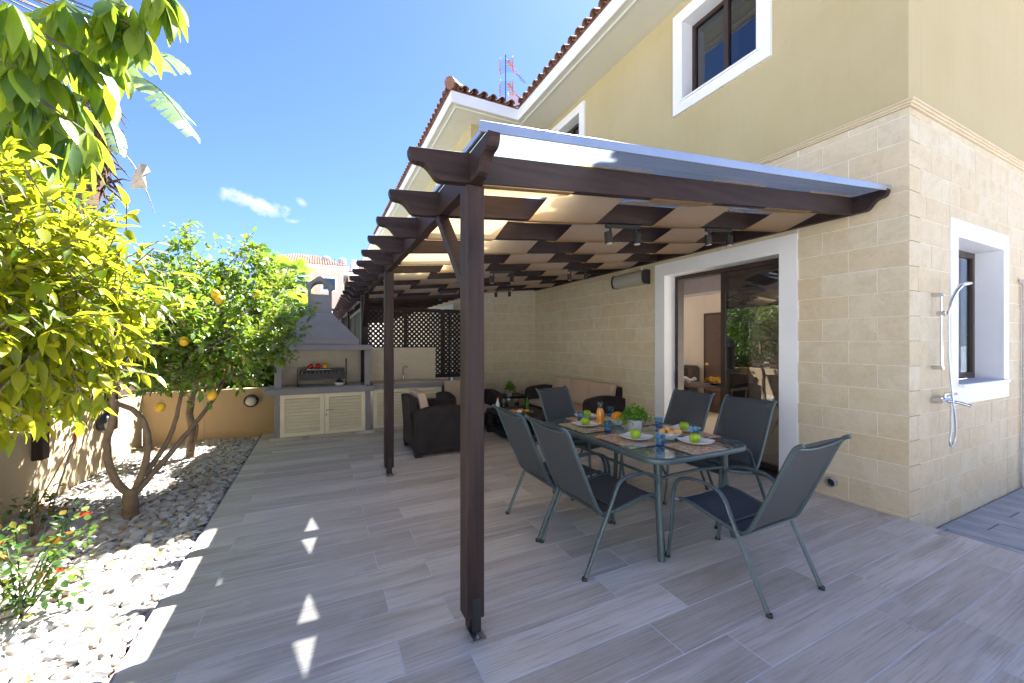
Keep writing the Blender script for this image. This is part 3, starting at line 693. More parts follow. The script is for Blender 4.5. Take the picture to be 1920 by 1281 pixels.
# ================================================================== PERGOLA
PG = thing('pergola', 'dark stained timber pergola with clear roof sheet and woven beige shade cloth', 'pergola', (.72, 1.95, 0))
BX0, BX1 = .685, .745
def zb(x): return 2.31 + .1 * (x - .69)
OG = [(0, 0), (0, -.022), (.006, -.043), (.018, -.058), (.036, -.066), (.060, -.069), (.080, -.078), (.098, -.094), (.114, -.115), (.130, -.136), (.146, -.147), (.162, -.15)]
def rafter_poly(x1=4.385):
    k = 2.46; pts = [(.385 + a, k + .1 * (.385 + a - .69) + b) for a, b in OG]
    return pts + [(x1, zb(x1)), (x1, zb(x1) + .15)]
RY = [1.92 + .5765 * k for k in range(11)]
rm_ = MB().prism(rafter_poly(), 1, -.028, .028).mesh('rafter', 'dark_timber_x', bev=.002, off=(.72, 0, 0))
for y in RY:
    o = link(bpy.data.objects.new('rafter', rm_), PG); o.location = (0, y - 1.95, 0)
def beam_poly(ytip, yend, ztop):
    return [(ytip + a, ztop + b) for a, b in OG] + [(yend, ztop - .15), (yend, ztop)]
part('beam', MB().prism(beam_poly(1.645, 7.86, 2.4575), 0, BX0, BX1), 'dark_timber_y', PG, bev=.002)
part('beam', MB().prism(beam_poly(1.645, 7.86, 2.8315), 0, 4.392, 4.455), 'dark_timber_y', PG, bev=.002)
def post(y0, x0=.673, par=PG, zt=2.306, w=.097, d=.105, base=True):
    part('post', MB().box(x0, x0 + w, y0, y0 + d, .085, zt), 'dark_timber_z', par, bev=.004)
    if base:
        sh = part('post_shoe', MB().box(x0 + .022, x0 + w - .022, y0 + .02, y0 + d - .02, .012, .084).box(x0 + .03, x0 + w - .02, y0 - .005, y0 - .0003, .02, .20), 'black_metal', par, bev=.002)
        part('base_plate', MB().box(x0 + .012, x0 + w - .005, y0 - .04, y0 + .05, .001, .008).box(x0 + .012, x0 + .017, y0 - .04, y0 + .05, .0081, .03), 'galvanised', sh)
        part('bolt', MB().lathe([(.012, 0), (.012, .008), (.006, .010), (.006, .018), (0, .02)], 6, (x0 + .05, y0 - .02, .008)), 'galvanised', sh)
post(1.90); post(4.63); post(7.38, base=False)
# knee braces run from the posts up to the beam
def brace(y_post, sgn):
    mb = MB(); mb.bar((.715, y_post, 1.80), (.715, y_post + sgn * .50, 2.312), .05, .07, up=(1, 0, 0)); part('brace', mb, 'dark_timber_y', PG, bev=.002)
brace(2.0, 1); brace(7.38, -1)
# shade cloth strips woven over and under the rafters
SXS = [.758, 1.33, 1.935, 2.52, 3.11, 3.73, 4.38]
for i in range(6):
    a, b = SXS[i] + (.009 if i == 1 else .003), SXS[i + 1] - (.009 if i == 0 else .003); rows = []
    for k, y in enumerate(RY):
        over = (i + k) % 2 == 1
        for dy in ((-.034, .034)):
            if k == 0 and dy < 0 and not over: pass
            rows.append((y + dy, over))
        if k < len(RY) - 1:
            n = 9
            for q in range(1, n):
                t = q / n; rows.append((y + .034 + (.5765 - .068) * t, (over, t)))
    R_ = []
    for (y, st) in rows:
        def zof(ov, x): return (zb(x) + .15 + .008) if ov else (zb(x) - .007)
        r = []
        for j in range(7):
            x = a + (b - a) * j / 6
            if isinstance(st, tuple):
                t = st[1]; s = t; z0, z1 = zof(st[0], x), zof(not st[0], x)
                z = z0 + (z1 - z0) * s - .005 * math.sin(math.pi * t) + .0012 * math.sin(j * 1.3 + y * 7 + i)
            else: z = zof(st, x)
            r.append((x, y, z))
        R_.append(r)
    part('shade_strip', MB().sheet(R_), 'shade_cloth', PG, smooth=60)
# roof sheet and its aluminium edge profiles
def zs_(x): return 2.474 + .099 * (x - .68)
def slab(x0, x1, y0, y1, lo, hi):
    return MB().add([(x0, y0, zs_(x0) + lo), (x1, y0, zs_(x1) + lo), (x1, y1, zs_(x1) + lo), (x0, y1, zs_(x0) + lo), (x0, y0, zs_(x0) + hi), (x1, y0, zs_(x1) + hi), (x1, y1, zs_(x1) + hi), (x0, y1, zs_(x0) + hi)],
                    [(0, 3, 2, 1), (4, 5, 6, 7), (0, 1, 5, 4), (1, 2, 6, 5), (2, 3, 7, 6), (3, 0, 4, 7)])
for a, b in ((1.66, 3.74), (3.745, 5.82), (5.825, 7.93)):
    rows = [[(x, y, zs_(x)) for x in (.682, 1.9, 3.2, 4.478)] for y in (a, (a + b) / 2, b)]
    part('roof_sheet', MB().sheet(rows), 'polycarbonate', PG)
part('edge_profile', slab(.645, 4.478, 1.648, 1.657, -.026, .022), 'aluminium', PG, bev=.001)
part('edge_profile', slab(.672, .680, 1.66, 7.93, -.004, .022), 'aluminium', PG, bev=.001)
part('edge_profile', slab(.684, .700, 1.66, 7.93, .004, .012), 'black_metal', PG)
for y in (3.7425, 5.8225): part('joint_bar', slab(.66, 4.47, y - .02, y + .02, .004, .016), 'aluminium', PG)
# track spotlights -----------------------------------------------------
def spot(x0, x1, k, label):
    y = RY[k]; xm = (x0 + x1) / 2; z0 = zb(xm) - .012
    t = thing('track_spotlight', label, 'spotlight', (xm, y, z0 - .14), 0, 'black twin spotlights under the pergola rafters')
    part('track', MB().bar((x0, y, zb(x0) - .020), (x1, y, zb(x1) - .020), .034, .026), 'black_metal', t, bev=.002)
    for s, x in ((-1, x0 + .045), (1, x1 - .045)):
        zz = zb(x) - .034
        part('arm', MB().box(x - .006, x + .006, y - .008, y + .008, zz - .05, zz), 'black_metal', t)
        c = Vector((x + s * .018 - .01, y - .01, zz - .085)); d = Vector((-.05 * s, -.10, -1)).normalized()
        part('spot_head', MB().tube([c - d * .045, c + d * .045], .031, 14), 'black_metal', t, smooth=40)
        part('lens', MB().tube([c + d * .0455, c + d * .047], .024, 12), 'frosted_lens', t)
spot(2.05, 2.40, 1, 'black twin spotlight on the second rafter, nearest the camera post, above the dining table')
spot(3.21, 3.56, 1, 'black twin spotlight on the second rafter, close to the sliding door surround')
spot(2.03, 2.38, 5, 'black twin spotlight seen just right of the front post, half way along the ceiling')
spot(3.25, 3.60, 5, 'black twin spotlight half way along the ceiling, next to the wall heater')
spot(3.10, 3.45, 9, 'black twin spotlight at the far end above the corner plant')
spot(1.98, 2.33, 9, 'black twin spotlight at the far end beside the lattice screen')

# ================================================================== lattice screens
def lattice(root, axis, c, u0, u1, z0, z1, pitch=.093, w=.034):
    """diagonal slats, two layers, clipped to the rectangle; each slat a part"""
    W, Hh = u1 - u0, z1 - z0
    for sgn in (1, -1):
        n = int((W + Hh) / (pitch)) + 1
        for i in range(1, n):
            s = i * pitch
            # line: u - u0 + sgn*... ; param along
            if sgn == 1: a = (max(0, s - Hh), min(s, Hh)); b = (min(s, W), max(0, s - W))
            else: a = (max(0, s - Hh), Hh - min(s, Hh)); b = (min(s, W), Hh - max(0, s - W))
            if abs(b[0] - a[0]) < .03: continue
            o = .006 * sgn
            if axis == 1: p, q = (u0 + a[0], c + o, z0 + a[1]), (u0 + b[0], c + o, z0 + b[1]); up = (0, 1, 0)
            else: p, q = (c + o, u0 + a[0], z0 + a[1]), (c + o, u0 + b[0], z0 + b[1]); up = (1, 0, 0)
            part('slat', MB().bar(p, q, w, .010, up=up), 'lattice_timber', root)
LS = thing('lattice_screen', 'dark timber lattice screen of diagonal slats behind the outdoor sink', 'lattice screen', (1.9, 7.82, .8))
edges = [.80, 1.52, 2.25, 2.98]
for a, b in zip(edges, edges[1:]): lattice(LS, 1, 7.82, a + .035, b - .035, .88, 2.10)
for x in edges: part('stile', MB().box(x - .035, x + .035, 7.795, 7.845, .80, 2.17), 'dark_timber_z', LS, bev=.002)
for z in (.80, 2.10):
    for a, b in zip(edges, edges[1:]): part('rail', MB().box(a + .035, b - .035, 7.797, 7.843, z, z + .078), 'dark_timber_x', LS)
L2 = thing('lattice_screen', 'narrow lattice screen seen edge on behind the barbecue chimney', 'lattice screen', (.74, 9.4, .0))
lattice(L2, 0, .74, 8.05, 9.4, .75, 2.10); lattice(L2, 0, .74, 9.47, 10.8, .75, 2.10)
for y in (8.01, 9.435, 10.84): part('stile', MB().box(.715, .765, y - .035, y + .035, 0, 2.29), 'dark_timber_z', L2)
part('rail', MB().box(.717, .763, 8.05, 10.8, .68, .75).box(.717, .763, 8.05, 10.8, 2.10, 2.17), 'dark_timber_y', L2)
part('board', MB().box(.73, .75, 8.05, 10.8, .0, .679), 'dark_timber_y', L2)
# neighbour's pergola continues the row
NP = thing('pergola', 'reddish brown timber pergola of the next house beyond the lattice', 'pergola', (.72, 8.3, 0))
nr_ = MB().prism(rafter_poly(2.97), 1, -.028, .028).mesh('rafter', 'red_timber_x', off=(.72, 0, 0))
for k in range(26):
    o = link(bpy.data.objects.new('rafter', nr_), NP); o.location = (0, .02 + .5 * k, -.0)
part('beam', MB().prism(beam_poly(8.05, 21.4, 2.4575), 0, BX0, BX1), 'dark_timber_y', NP)
for y in (11.0, 14.0, 17.0, 20.0): part('post', MB().box(.67, .77, y, y + .1, -.1, 2.306), 'dark_timber_z', NP)
mb = MB()
for i in range(9): mb.add([(.76, 8.2 + i * 1.4, 2.49), (2.97, 8.2 + i * 1.4, 2.70), (2.97, 9.56 + i * 1.4, 2.70), (.76, 9.56 + i * 1.4, 2.49)], [(0, 1, 2, 3)])
part('roof_board', mb, 'red_timber_x', NP, thick=.012)
nw = part('door_surround', frame_mb(0, 2.95, 2.978, 9.3, 11.4, -.1, 2.45, .2, bottom=False), 'white_paint', H)
part('pane', MB().box(2.972, 2.979, 9.5, 9.8, -.1, 2.25), 'window_glass', nw)
single('neighbour_terrace', MB().box(-.6, 2.97, 8.0, 22, -.28, -.02), 'cream_tile', kind='structure')

# ================================================================== built-in barbecue
FY = 6.93
BQ = thing('barbecue', 'built-in grey plaster barbecue with hooded chimney and louvred doors', 'barbecue', (.08, 7.3, 0))
part('plinth', MB().box(-.66, .84, FY + .02, 7.6, .0, .055), 'wood_look_tile', BQ, bev=.003)
for mb in (MB().box(-.60, -.525, FY, 7.6, .055, .709), MB().box(.70, .778, FY, 7.6, .055, .709)): part('pillar', mb, 'grey_plaster', BQ, bev=.004)
part('back_panel', MB().box(-.52, .695, FY + .10, FY + .12, .056, .708), 'cream_tile', BQ)
part('counter', MB().box(-.722, .822, FY - .07, 7.62, .71, .795), 'grey_plaster', BQ, bev=.005)
part('worktop', MB().box(-.59, .70, FY - .03, 7.52, .7955, .803), 'counter_top', BQ)
for mb in (MB().box(-.60, -.50, FY + .02, FY + .14, .804, 1.379), MB().box(.69, .775, FY + .02, FY + .14, .804, 1.379)): part('pillar', mb, 'grey_plaster', BQ, bev=.004)
part('side_panel', MB().box(-.60, -.56, FY + .145, 7.55, .804, 1.379).box(.735, .775, FY + .145, 7.55, .804, 1.379), 'cream_tile', BQ)
wall_t = part('tiled_back', MB().box(-.56, .735, 7.53, 7.60, .804, 1.379), 'grout', BQ)
tmesh = MB().box(-.0735, .0735, -.004, .004, -.069, .069).mesh('wall_tile', 'cream_tile', bev=.001)
for i in range(8):
    for j in range(4):
        o = link(bpy.data.objects.new('wall_tile', tmesh), wall_t); o.location = Vector((-.478 + i * .151, 7.527, .876 + j * .143)) - root_of(wall_t)
part('mantel', MB().box(-.64, .805, FY - .02, 7.62, 1.38, 1.465), 'grey_plaster', BQ, bev=.005)
part('hood_band', MB().box(-.555, .60, FY + .03, 7.58, 1.4655, 1.555), 'grey_plaster', BQ, bev=.003)
b0 = [(-.55, FY + .035, 1.5555), (.595, FY + .035, 1.5555), (.595, 7.575, 1.5555), (-.55, 7.575, 1.5555)]; t0 = [(-.155, 7.13, 1.99), (.20, 7.13, 1.99), (.20, 7.46, 1.99), (-.155, 7.46, 1.99)]
part('hood', MB().add(b0 + t0, [(0, 3, 2, 1), (4, 5, 6, 7), (0, 1, 5, 4), (1, 2, 6, 5), (2, 3, 7, 6), (3, 0, 4, 7)]), 'grey_plaster', BQ, bev=.004)
part('chimney', MB().box(-.152, .197, 7.133, 7.457, 1.9905, 2.285), 'grey_plaster', BQ, bev=.004)
cx = .0225; arcp = [(cx + .135 * math.cos(math.pi * t / 12), 2.345 + .15 * math.sin(math.pi * t / 12)) for t in range(13)]
outl = [(cx + .175, 2.2855), (cx + .175, 2.36), (cx + .205, 2.40), (cx + .195, 2.44), (cx + .02, 2.575), (cx - .02, 2.575), (cx - .195, 2.44), (cx - .205, 2.40), (cx - .175, 2.36), (cx - .175, 2.2855), (cx - .135, 2.2855)] + arcp[::-1] + [(cx + .135, 2.2855)]
part('chimney_cap', MB().prism(outl, 1, 7.11, 7.48), 'grey_plaster', BQ, bev=.002)
def louvre(par, x0, x1, z0, z1, y, n, handle=None):
    d = part('door', frame_mb(1, y, y + .03, x0, x1, z0, z1, .062), 'cream_door_paint', par, bev=.003)
    zz0, zz1 = z0 + .066, z1 - .066; p = (zz1 - zz0) / n
    for i in range(n):
        zc = zz0 + p * (i + .5)
        part('slat', MB().add([(x0 + .060, y + .002, zc - p * .42), (x1 - .060, y + .002, zc - p * .42), (x1 - .060, y + .036, zc + p * .36), (x0 + .060, y + .036, zc + p * .36),
              (x0 + .060, y + .008, zc - p * .50), (x1 - .060, y + .008, zc - p * .50), (x1 - .060, y + .042, zc + p * .28), (x0 + .060, y + .042, zc + p * .28)],
              [(0, 1, 2, 3), (7, 6, 5, 4), (0, 4, 5, 1), (1, 5, 6, 2), (2, 6, 7, 3), (3, 7, 4, 0)]), 'cream_door_paint', d)
    if handle is not None:
        part('handle', MB().tube([(handle, y - .002, .44), (handle, y - .04, .44), (handle + .10, y - .04, .445)], .007, 8), 'galvanised', d, smooth=40)
        part('keyhole', MB().box(handle - .006, handle + .006, y - .003, y - .0005, .35, .38), 'black_metal', d)
    for zz in (z0 + .12, z1 - .12):
        hx = x0 + .004 if handle is None else x1 - .004
        part('hinge', MB().tube([(hx, y - .005, zz - .03), (hx, y - .005, zz + .03)], .006, 6), 'cream_door_paint', d)
louvre(BQ, -.522, .085, .06, .702, FY - .002, 10); louvre(BQ, .090, .695, .06, .702, FY - .002, 10, .112)
# sink unit
SY = 7.0
SK = thing('sink_unit', 'outdoor sink counter with louvred doors and cream splashback', 'sink unit', (1.45, 7.3, 0))
part('plinth', MB().box(.845, 2.10, SY + .02, 7.6, 0, .055), 'wood_look_tile', SK, bev=.003)
part('pillar', MB().box(2.02, 2.10, SY, 7.6, .055, .719), 'grey_plaster', SK, bev=.004)
part('back_panel', MB().box(.845, 2.015, SY + .10, SY + .12, .056, .718), 'cream_tile', SK)
part('counter', MB().box(.826, 2.165, SY - .06, 7.62, .72, .80), 'grey_plaster', SK, bev=.005)
part('worktop', MB().box(.83, 2.155, SY - .03, 7.52, .8005, .806), 'cream_tile', SK)
part('splashback', MB().box(.812, 2.03, 7.525, 7.62, .807, 1.41), 'cream_tile', SK, bev=.003)
for i in range(9):
    z = .845 + i * .066
    part('tile', MB().box(.815, 2.028, 7.518, 7.5245, z - .03, z + .03), 'cream_tile', SK, bev=.001)
louvre(SK, .83, 1.42, .06, .712, SY - .002, 10); louvre(SK, 1.425, 2.015, .06, .712, SY - .002, 10)
part('basin', MB().lathe([(.13, -.10), (.17, -.02), (.20, .008), (.215, .010), (.218, .004), (.215, .0)], 24, (1.50, 7.25, .8065), 1.15, .8), 'cream_tile', SK, smooth=40)
tap = part('tap', MB().lathe([(.024, 0), (.024, .01), (.016, .02), (.015, .12), (.018, .13), (0, .145)], 12, (1.40, 7.42, .8065)), 'chrome', SK, smooth=40)
part('spout', MB().tube([(1.40, 7.42, .93), (1.40, 7.42, 1.03), (1.41, 7.40, 1.065), (1.44, 7.36, 1.07), (1.46, 7.34, 1.05)], .010, 8), 'chrome', tap, smooth=50)
# grill rotisserie on the barbecue worktop
GR = thing('charcoal_grill', 'black steel charcoal skewer grill standing in the barbecue niche', 'grill', (.05, 7.25, .804))
part('tray', MB().box(-.28, .40, 7.16, 7.17, .90, 1.00).box(-.28, .40, 7.33, 7.34, .90, 1.06).box(-.28, -.27, 7.171, 7.329, .90, 1.0).box(.39, .40, 7.171, 7.329, .90, 1.0).box(-.27, .39, 7.171, 7.329, .90, .91), 'black_metal', GR)
for x in (-.30, .42): part('leg', MB().box(x - .012, x + .012, 7.23, 7.26, .804, 1.09 if x < 0 else 1.24), 'black_metal', GR); 
for x in (-.30, .42): part('foot', MB().box(x - .015, x + .015, 7.14, 7.36, .804, .816), 'black_metal', GR)
for i in range(11): part('skewer', MB().box(-.24 + i * .06, -.225 + i * .06, 7.12, 7.36, 1.012, 1.02), 'galvanised', GR)
part('drive', MB().box(-.27, .39, 7.345, 7.36, 1.03, 1.075), 'black_metal', GR)
def pepper(x, y, z, mat, lab, s=.042):
    t = thing('pepper', lab, 'pepper', (x, y, z), 0, 'peppers laid on the grill')
    mb = MB(); n = 20; prof = [(.0, -.6), (.55, -.75), (.92, -.35), (1, .2), (.8, .72), (.35, .82), (0, .66)]
    vs = []
    for r, zz in prof:
        for j in range(n):
            a = 2 * math.pi * j / n; rr = r * s * (1 + .10 * math.cos(4 * a)); vs.append((rr * math.cos(a), zz * s, rr * math.sin(a)))
    mb.add(vs, [(i * n + j, i * n + (j + 1) % n, (i + 1) * n + (j + 1) % n, (i + 1) * n + j) for i in range(len(prof) - 1) for j in range(n)])
    part('flesh', mb, mat, t, local=True, smooth=60); part('stalk', MB().tube([(0, -s * .55, 0), (0, -s * 1.05, .005)], .006, 6), 'pot_leaf', t, local=True)
pepper(-.11, 7.2, 1.12, 'pepper_red', 'red orange pepper, leftmost of three on the grill'); pepper(-.005, 7.22, 1.122, 'pepper_red', 'dark red pepper in the middle of three on the grill'); pepper(.10, 7.2, 1.12, 'pepper_yellow', 'yellow pepper, rightmost of three on the grill')
part_tray = single('tray', MB().box(-.17, .18, 7.13, 7.30, 1.0605, 1.072), 'counter_top', 'flat glass tray under the three peppers on the grill', 'tray', bev=.003)
def bowl(x, y, z, r, h, lab, par_items=None, mat='porcelain'):
    return single('bowl', MB().lathe([(0, .004), (r * .45, 0), (r * .5, .006), (r * .8, h * .45), (r, h), (r * .96, h + .002), (r * .76, h * .48), (r * .45, .014), (0, .012)], 26, (x, y, z)), mat, lab, 'bowl', smooth=45)
bowl(.31, 7.02, .8035, .085, .055, 'white bowl of aubergines on the barbecue worktop')
for i, (dx, dy, lab) in enumerate(((-.03, 0, 'left dark aubergine in the white bowl by the grill'), (.03, -.01, 'right dark aubergine in the white bowl by the grill'), (0, .03, 'topmost dark aubergine in the white bowl by the grill'))):
    single('aubergine', MB().lathe([(0, 0), (.022, .006), (.032, .03), (.022, .055), (0, .065)], 12, (.31 + dx, 7.02 + dy, .83 + .022 * (i == 2))), 'aubergine', lab, 'vegetable', smooth=60, group='aubergines in the white bowl')
single('cutting_board', MB().box(-.47, -.30, 6.98, 7.1, .8035, .817), 'skewer_handle', 'small wooden board on the left of the barbecue worktop', 'board', bev=.003)
single('skewer_handle', MB().tube([(.43, 7.05, .845), (.40, 7.14, .91)], .009, 8), 'skewer_handle', 'wooden skewer handle leaning on the right side of the grill', 'handle')

# ================================================================== garden walls
WL = -2.35
GW = single('garden_wall', MB().box(-2.35, -.605, 7.70, 7.88, -.28, .755), 'garden_wall_render', 'low ochre rendered garden wall across the end of the pebble bed', 'wall', bev=.006)
single('garden_wall', MB().box(WL - .18, WL, .5, 7.699, -.28, .745), 'left_wall_render', 'long ochre garden wall on the left dappled with leaf shade', 'wall', bev=.006)
def bulkhead(loc, rot, lab):
    t = thing('wall_light', lab, 'wall light', loc, rot, 'round bulkhead lights on the garden walls')   # faces local -Y
    mb = MB(); n = 24
    def ring(r, y, sz=1): return [(r * math.cos(2 * math.pi * j / n), y, r * math.sin(2 * math.pi * j / n)) for j in range(n)]
    rs = [ring(.098, 0), ring(.102, -.05), ring(.088, -.07), ring(.08, -.065)]
    vs = [p for r_ in rs for p in r_]; mb.add(vs, [(i * n + j, i * n + (j + 1) % n, (i + 1) * n + (j + 1) % n, (i + 1) * n + j) for i in range(3) for j in range(n)])
    part('housing', mb, 'black_metal', t, local=True, smooth=40)
    prof = [(.0802, -.064), (.07, -.082), (.045, -.096), (.02, -.101), (.0001, -.102)]
    mb = MB(); vs = [p for r_, y in prof for p in ring(r_, y)]; mb.add(vs, [(i * n + j, i * n + (j + 1) % n, (i + 1) * n + (j + 1) % n, (i + 1) * n + j) for i in range(4) for j in range(n)])
    part('lens', mb, 'frosted_lens', t, local=True, smooth=60)
    # hood over the upper half
    mb = MB(); h = [(.100 * math.cos(math.pi * j / 12), .100 * math.sin(math.pi * j / 12)) for j in range(13)]
    mb.sheet([[(x, -.05, z) for x, z in h], [(x * .95, -.088, z * .95) for x, z in h], [(x * .8, -.098, z * .62 + .02) for x, z in h]])
    part('hood', mb, 'black_metal', t, local=True, thick=.003, smooth=50)
bulkhead((-.985, 7.70, .555), 0, 'round black rimmed wall light on the end garden wall by the barbecue')
bulkhead((WL, 6.42, .545), math.pi / 2, 'round black rimmed wall light on the left garden wall behind the tree trunks')
# timber fence above the left wall
FN = thing('fence', 'weathered dark timber slat fence above the left garden wall', 'fence', (WL - .05, 4.5, .3))
for y in (2.9, 5.16, 6.58): part('post', MB().box(WL + .0015, WL + .075, y, y + .11, .42, 1.75), 'dark_timber_z', FN, bev=.003)
for i in range(7):
    z = .80 + i * .138
    for a, b in ((1.2, 2.95), (2.96, 5.21), (5.22, 6.63), (6.64, 7.6)): part('board', MB().box(WL - .035, WL - .008, a, b, z + random.uniform(-.006, .006), z + .10), 'fence_timber', FN, bev=.002)
single('wall_panel_line', MB().box(-1.62, -1.612, 7.694, 7.6995, -.02, .62), 'garden_wall_render', kind='structure')

# ================================================================== furniture: dining chairs and table
def smooth_path(pts, n=6):
    out = []; P = [Vector(p) for p in pts]
    for i in range(len(P) - 1):
        p0, p1, p2, p3 = P[max(i - 1, 0)], P[i], P[i + 1], P[min(i + 2, len(P) - 1)]
        for k in range(n):
            t = k / n; out.append(.5 * ((2 * p1) + (p2 - p0) * t + (2 * p0 - 5 * p1 + 4 * p2 - p3) * t * t + (3 * p1 - p0 - 3 * p2 + p3) * t ** 3))
    return out + [P[-1]]
def make_chair():
    t = thing('dining_chair', '', 'chair', (0, 0, 0), 0, 'grey mesh dining chairs round the glass table')
    yo = .268
    for s in (-1, 1):
        y = yo * s
        part('leg', MB().tube(smooth_path([(0, y, 0), (.09, y, .19), (.185, y, .385), (.235, y, .49)], 3), .0155, 8, ry=.011), 'chair_metal', t, local=True, smooth=50)
        part('armrest', MB().tube(smooth_path([(.235, y, .49), (.265, y, .552), (.32, y, .595), (.42, y, .608), (.53, y, .598), (.60, y, .565), (.635, y, .50), (.645, y, .43)], 4), .0155, 8, ry=.011), 'chair_metal', t, local=True, smooth=50)
        part('leg', MB().tube(smooth_path([(.645, y, .43), (.652, y, .3), (.672, y, .12), (.69, y, 0)], 3), .0155, 8, ry=.011), 'chair_metal', t, local=True, smooth=50)
        part('foot_cap', MB().lathe([(.018, 0), (.018, .012), (.015, .02)], 10, (.69, y, 0)).lathe([(.018, 0), (.018, .012), (.015, .02)], 10, (0, y, 0)), 'black_metal', t, local=True)
    side = smooth_path([(-.155, 0, .968), (-.118, 0, .945), (-.085, 0, .885), (-.03, 0, .755), (.05, 0, .575), (.115, 0, .435), (.155, 0, .388), (.215, 0, .378), (.36, 0, .402), (.50, 0, .432), (.585, 0, .436), (.615, 0, .425)], 4)
    for s in (-1, 1):
        part('back_frame', MB().tube([(p.x, (.243 - .012 * max(0, (p.z - .6)) ) * s, p.z) for p in side], .0125, 8), 'chair_metal', t, local=True, smooth=50)
    split = next(i for i, p in enumerate(side) if p.x > .13)
    def sling(path, name, mat, sag):
        rows = []; n = len(path)
        for i, p in enumerate(path):
            u = i / (n - 1); d = (path[min(i + 1, n - 1)] - path[max(i - 1, 0)]).normalized(); nrm = Vector((d.z, 0, -d.x))
            r = []
            for j in range(9):
                v = j / 8 * 2 - 1; k = sag * (1 - v * v) * math.sin(math.pi * min(1, max(0, .12 + u * .8)))
                r.append((p.x - nrm.x * k, .234 * v, p.z - nrm.z * k))
            rows.append(r)
        part(name, MB().sheet(rows), mat, t, local=True, thick=.003, smooth=60)
    sling(side[2:split + 1], 'backrest', 'sling_mesh', .012); sling(side[split:-1], 'seat', 'sling_seat', -.014)
    part('top_bar', MB().tube(smooth_path([(-.118, -.236, .945), (-.105, -.15, .925), (-.095, 0, .912), (-.105, .15, .925), (-.118, .236, .945)], 3), .008, 8), 'chair_metal', t, local=True, smooth=50)
    part('stretcher', MB().tube([(.172, -.262, .36), (.172, .262, .36)], .008, 8), 'chair_metal', t, local=True)
    part('stretcher', MB().tube([(.60, -.262, .418), (.60, .262, .418)], .009, 8), 'chair_metal', t, local=True)
    part('stretcher', MB().tube([(.28, -.243, .385), (.28, .243, .385)], .008, 8), 'chair_metal', t, local=True)
    for s in (-1, 1): part('bolt', MB().tube([(.60, .245 * s, .425), (.648, .268 * s, .425)], .006, 6).tube([(.172, .24 * s, .385), (.19, .262 * s, .385)], .006, 6), 'galvanised', t, local=True)
    return t
chair = make_chair()
CH = [((1.51, 2.315, 0), 0, 'grey mesh chair on the left side of the glass table, nearer the camera'),
      ((1.49, 2.875, 0), 0, 'grey mesh chair on the left side of the glass table, farther from the camera'),
      ((2.485, 1.335, 0), R(91), 'grey mesh chair at the near end of the glass table, closest to the camera'),
      ((3.585, 2.42, 0), R(180), 'grey mesh chair in front of the closed door leaf, right side of the table'),
      ((3.575, 3.04, 0), R(181), 'grey mesh chair in front of the open doorway, right side of the table'),
      ((2.53, 3.90, 0), R(-76), 'grey mesh chair at the far end of the glass table beside the sofa')]
for i, (l, r_, lab) in enumerate(CH):
    o = chair if i == 0 else dup(chair, l, r_)
    o.location = l; o.rotation_euler = (0, 0, r_); o['label'] = lab
TX, TY, TZ = 2.50, 2.68, .72; TW, TL = 1.02, 1.55
TB = thing('dining_table', 'rectangular glass topped grey metal garden table set for breakfast', 'table', (TX, TY, 0))
def rrect(w, l, r, n=8):
    out = []
    for cx_, cy_, a0 in ((w / 2 - r, l / 2 - r, 0), (-w / 2 + r, l / 2 - r, 90), (-w / 2 + r, -l / 2 + r, 180), (w / 2 - r, -l / 2 + r, 270)):
        for k in range(n + 1): a = R(a0 + 90 * k / n); out.append((cx_ + r * math.cos(a), cy_ + r * math.sin(a)))
    return out
def ring_profile(prof, w, l, r):
    mb = MB(); rings = [[(x, y, z) for x, y in rrect(w + 2 * o, l + 2 * o, r + o)] for o, z in prof]; n = len(rings[0]); m = len(rings)
    mb.add([p for q in rings for p in q], [(i * n + j, i * n + (j + 1) % n, ((i + 1) % m) * n + (j + 1) % n, ((i + 1) % m) * n + j) for i in range(m) for j in range(n)]); return mb
part('rim', ring_profile([(-.03, .712), (-.028, .719), (-.008, .722), (0, .716), (.002, .70), (-.002, .684), (-.012, .680), (-.026, .684), (-.03, .70)], TW, TL, .17), 'chair_metal', TB, local=True, smooth=50)
part('glass_top', MB().prism(rrect(TW - .05, TL - .05, .15), 2, .711, .7165), 'table_glass', TB, local=True)
for sx_ in (-1, 1):
    for sy_ in (-1, 1):
        part('leg', MB().tube(smooth_path([(sx_ * .36, sy_ * .62, .682), (sx_ * .355, sy_ * .625, .5), (sx_ * .365, sy_ * .65, .25), (sx_ * .385, sy_ * .685, 0)], 4), .027, 12, ry=.019), 'chair_metal', TB, local=True, smooth=50)
part('cross_rail', MB().tube([(-.36, -.62, .55), (-.36, .62, .55)], .012, 8).tube([(.36, -.62, .55), (.36, .62, .55)], .012, 8), 'chair_metal', TB, local=True, smooth=50)
for sy_ in (-1, 1): part('cross_rail', MB().tube([(-.36, .62 * sy_, .53), (-.15, .56 * sy_, .52), (.15, .56 * sy_, .52), (.36, .62 * sy_, .53)], .013, 8), 'chair_metal', TB, local=True, smooth=50)
part('support_bar', MB().box(-.48, .48, -.02, .02, .688, .709), 'chair_metal', TB, local=True)
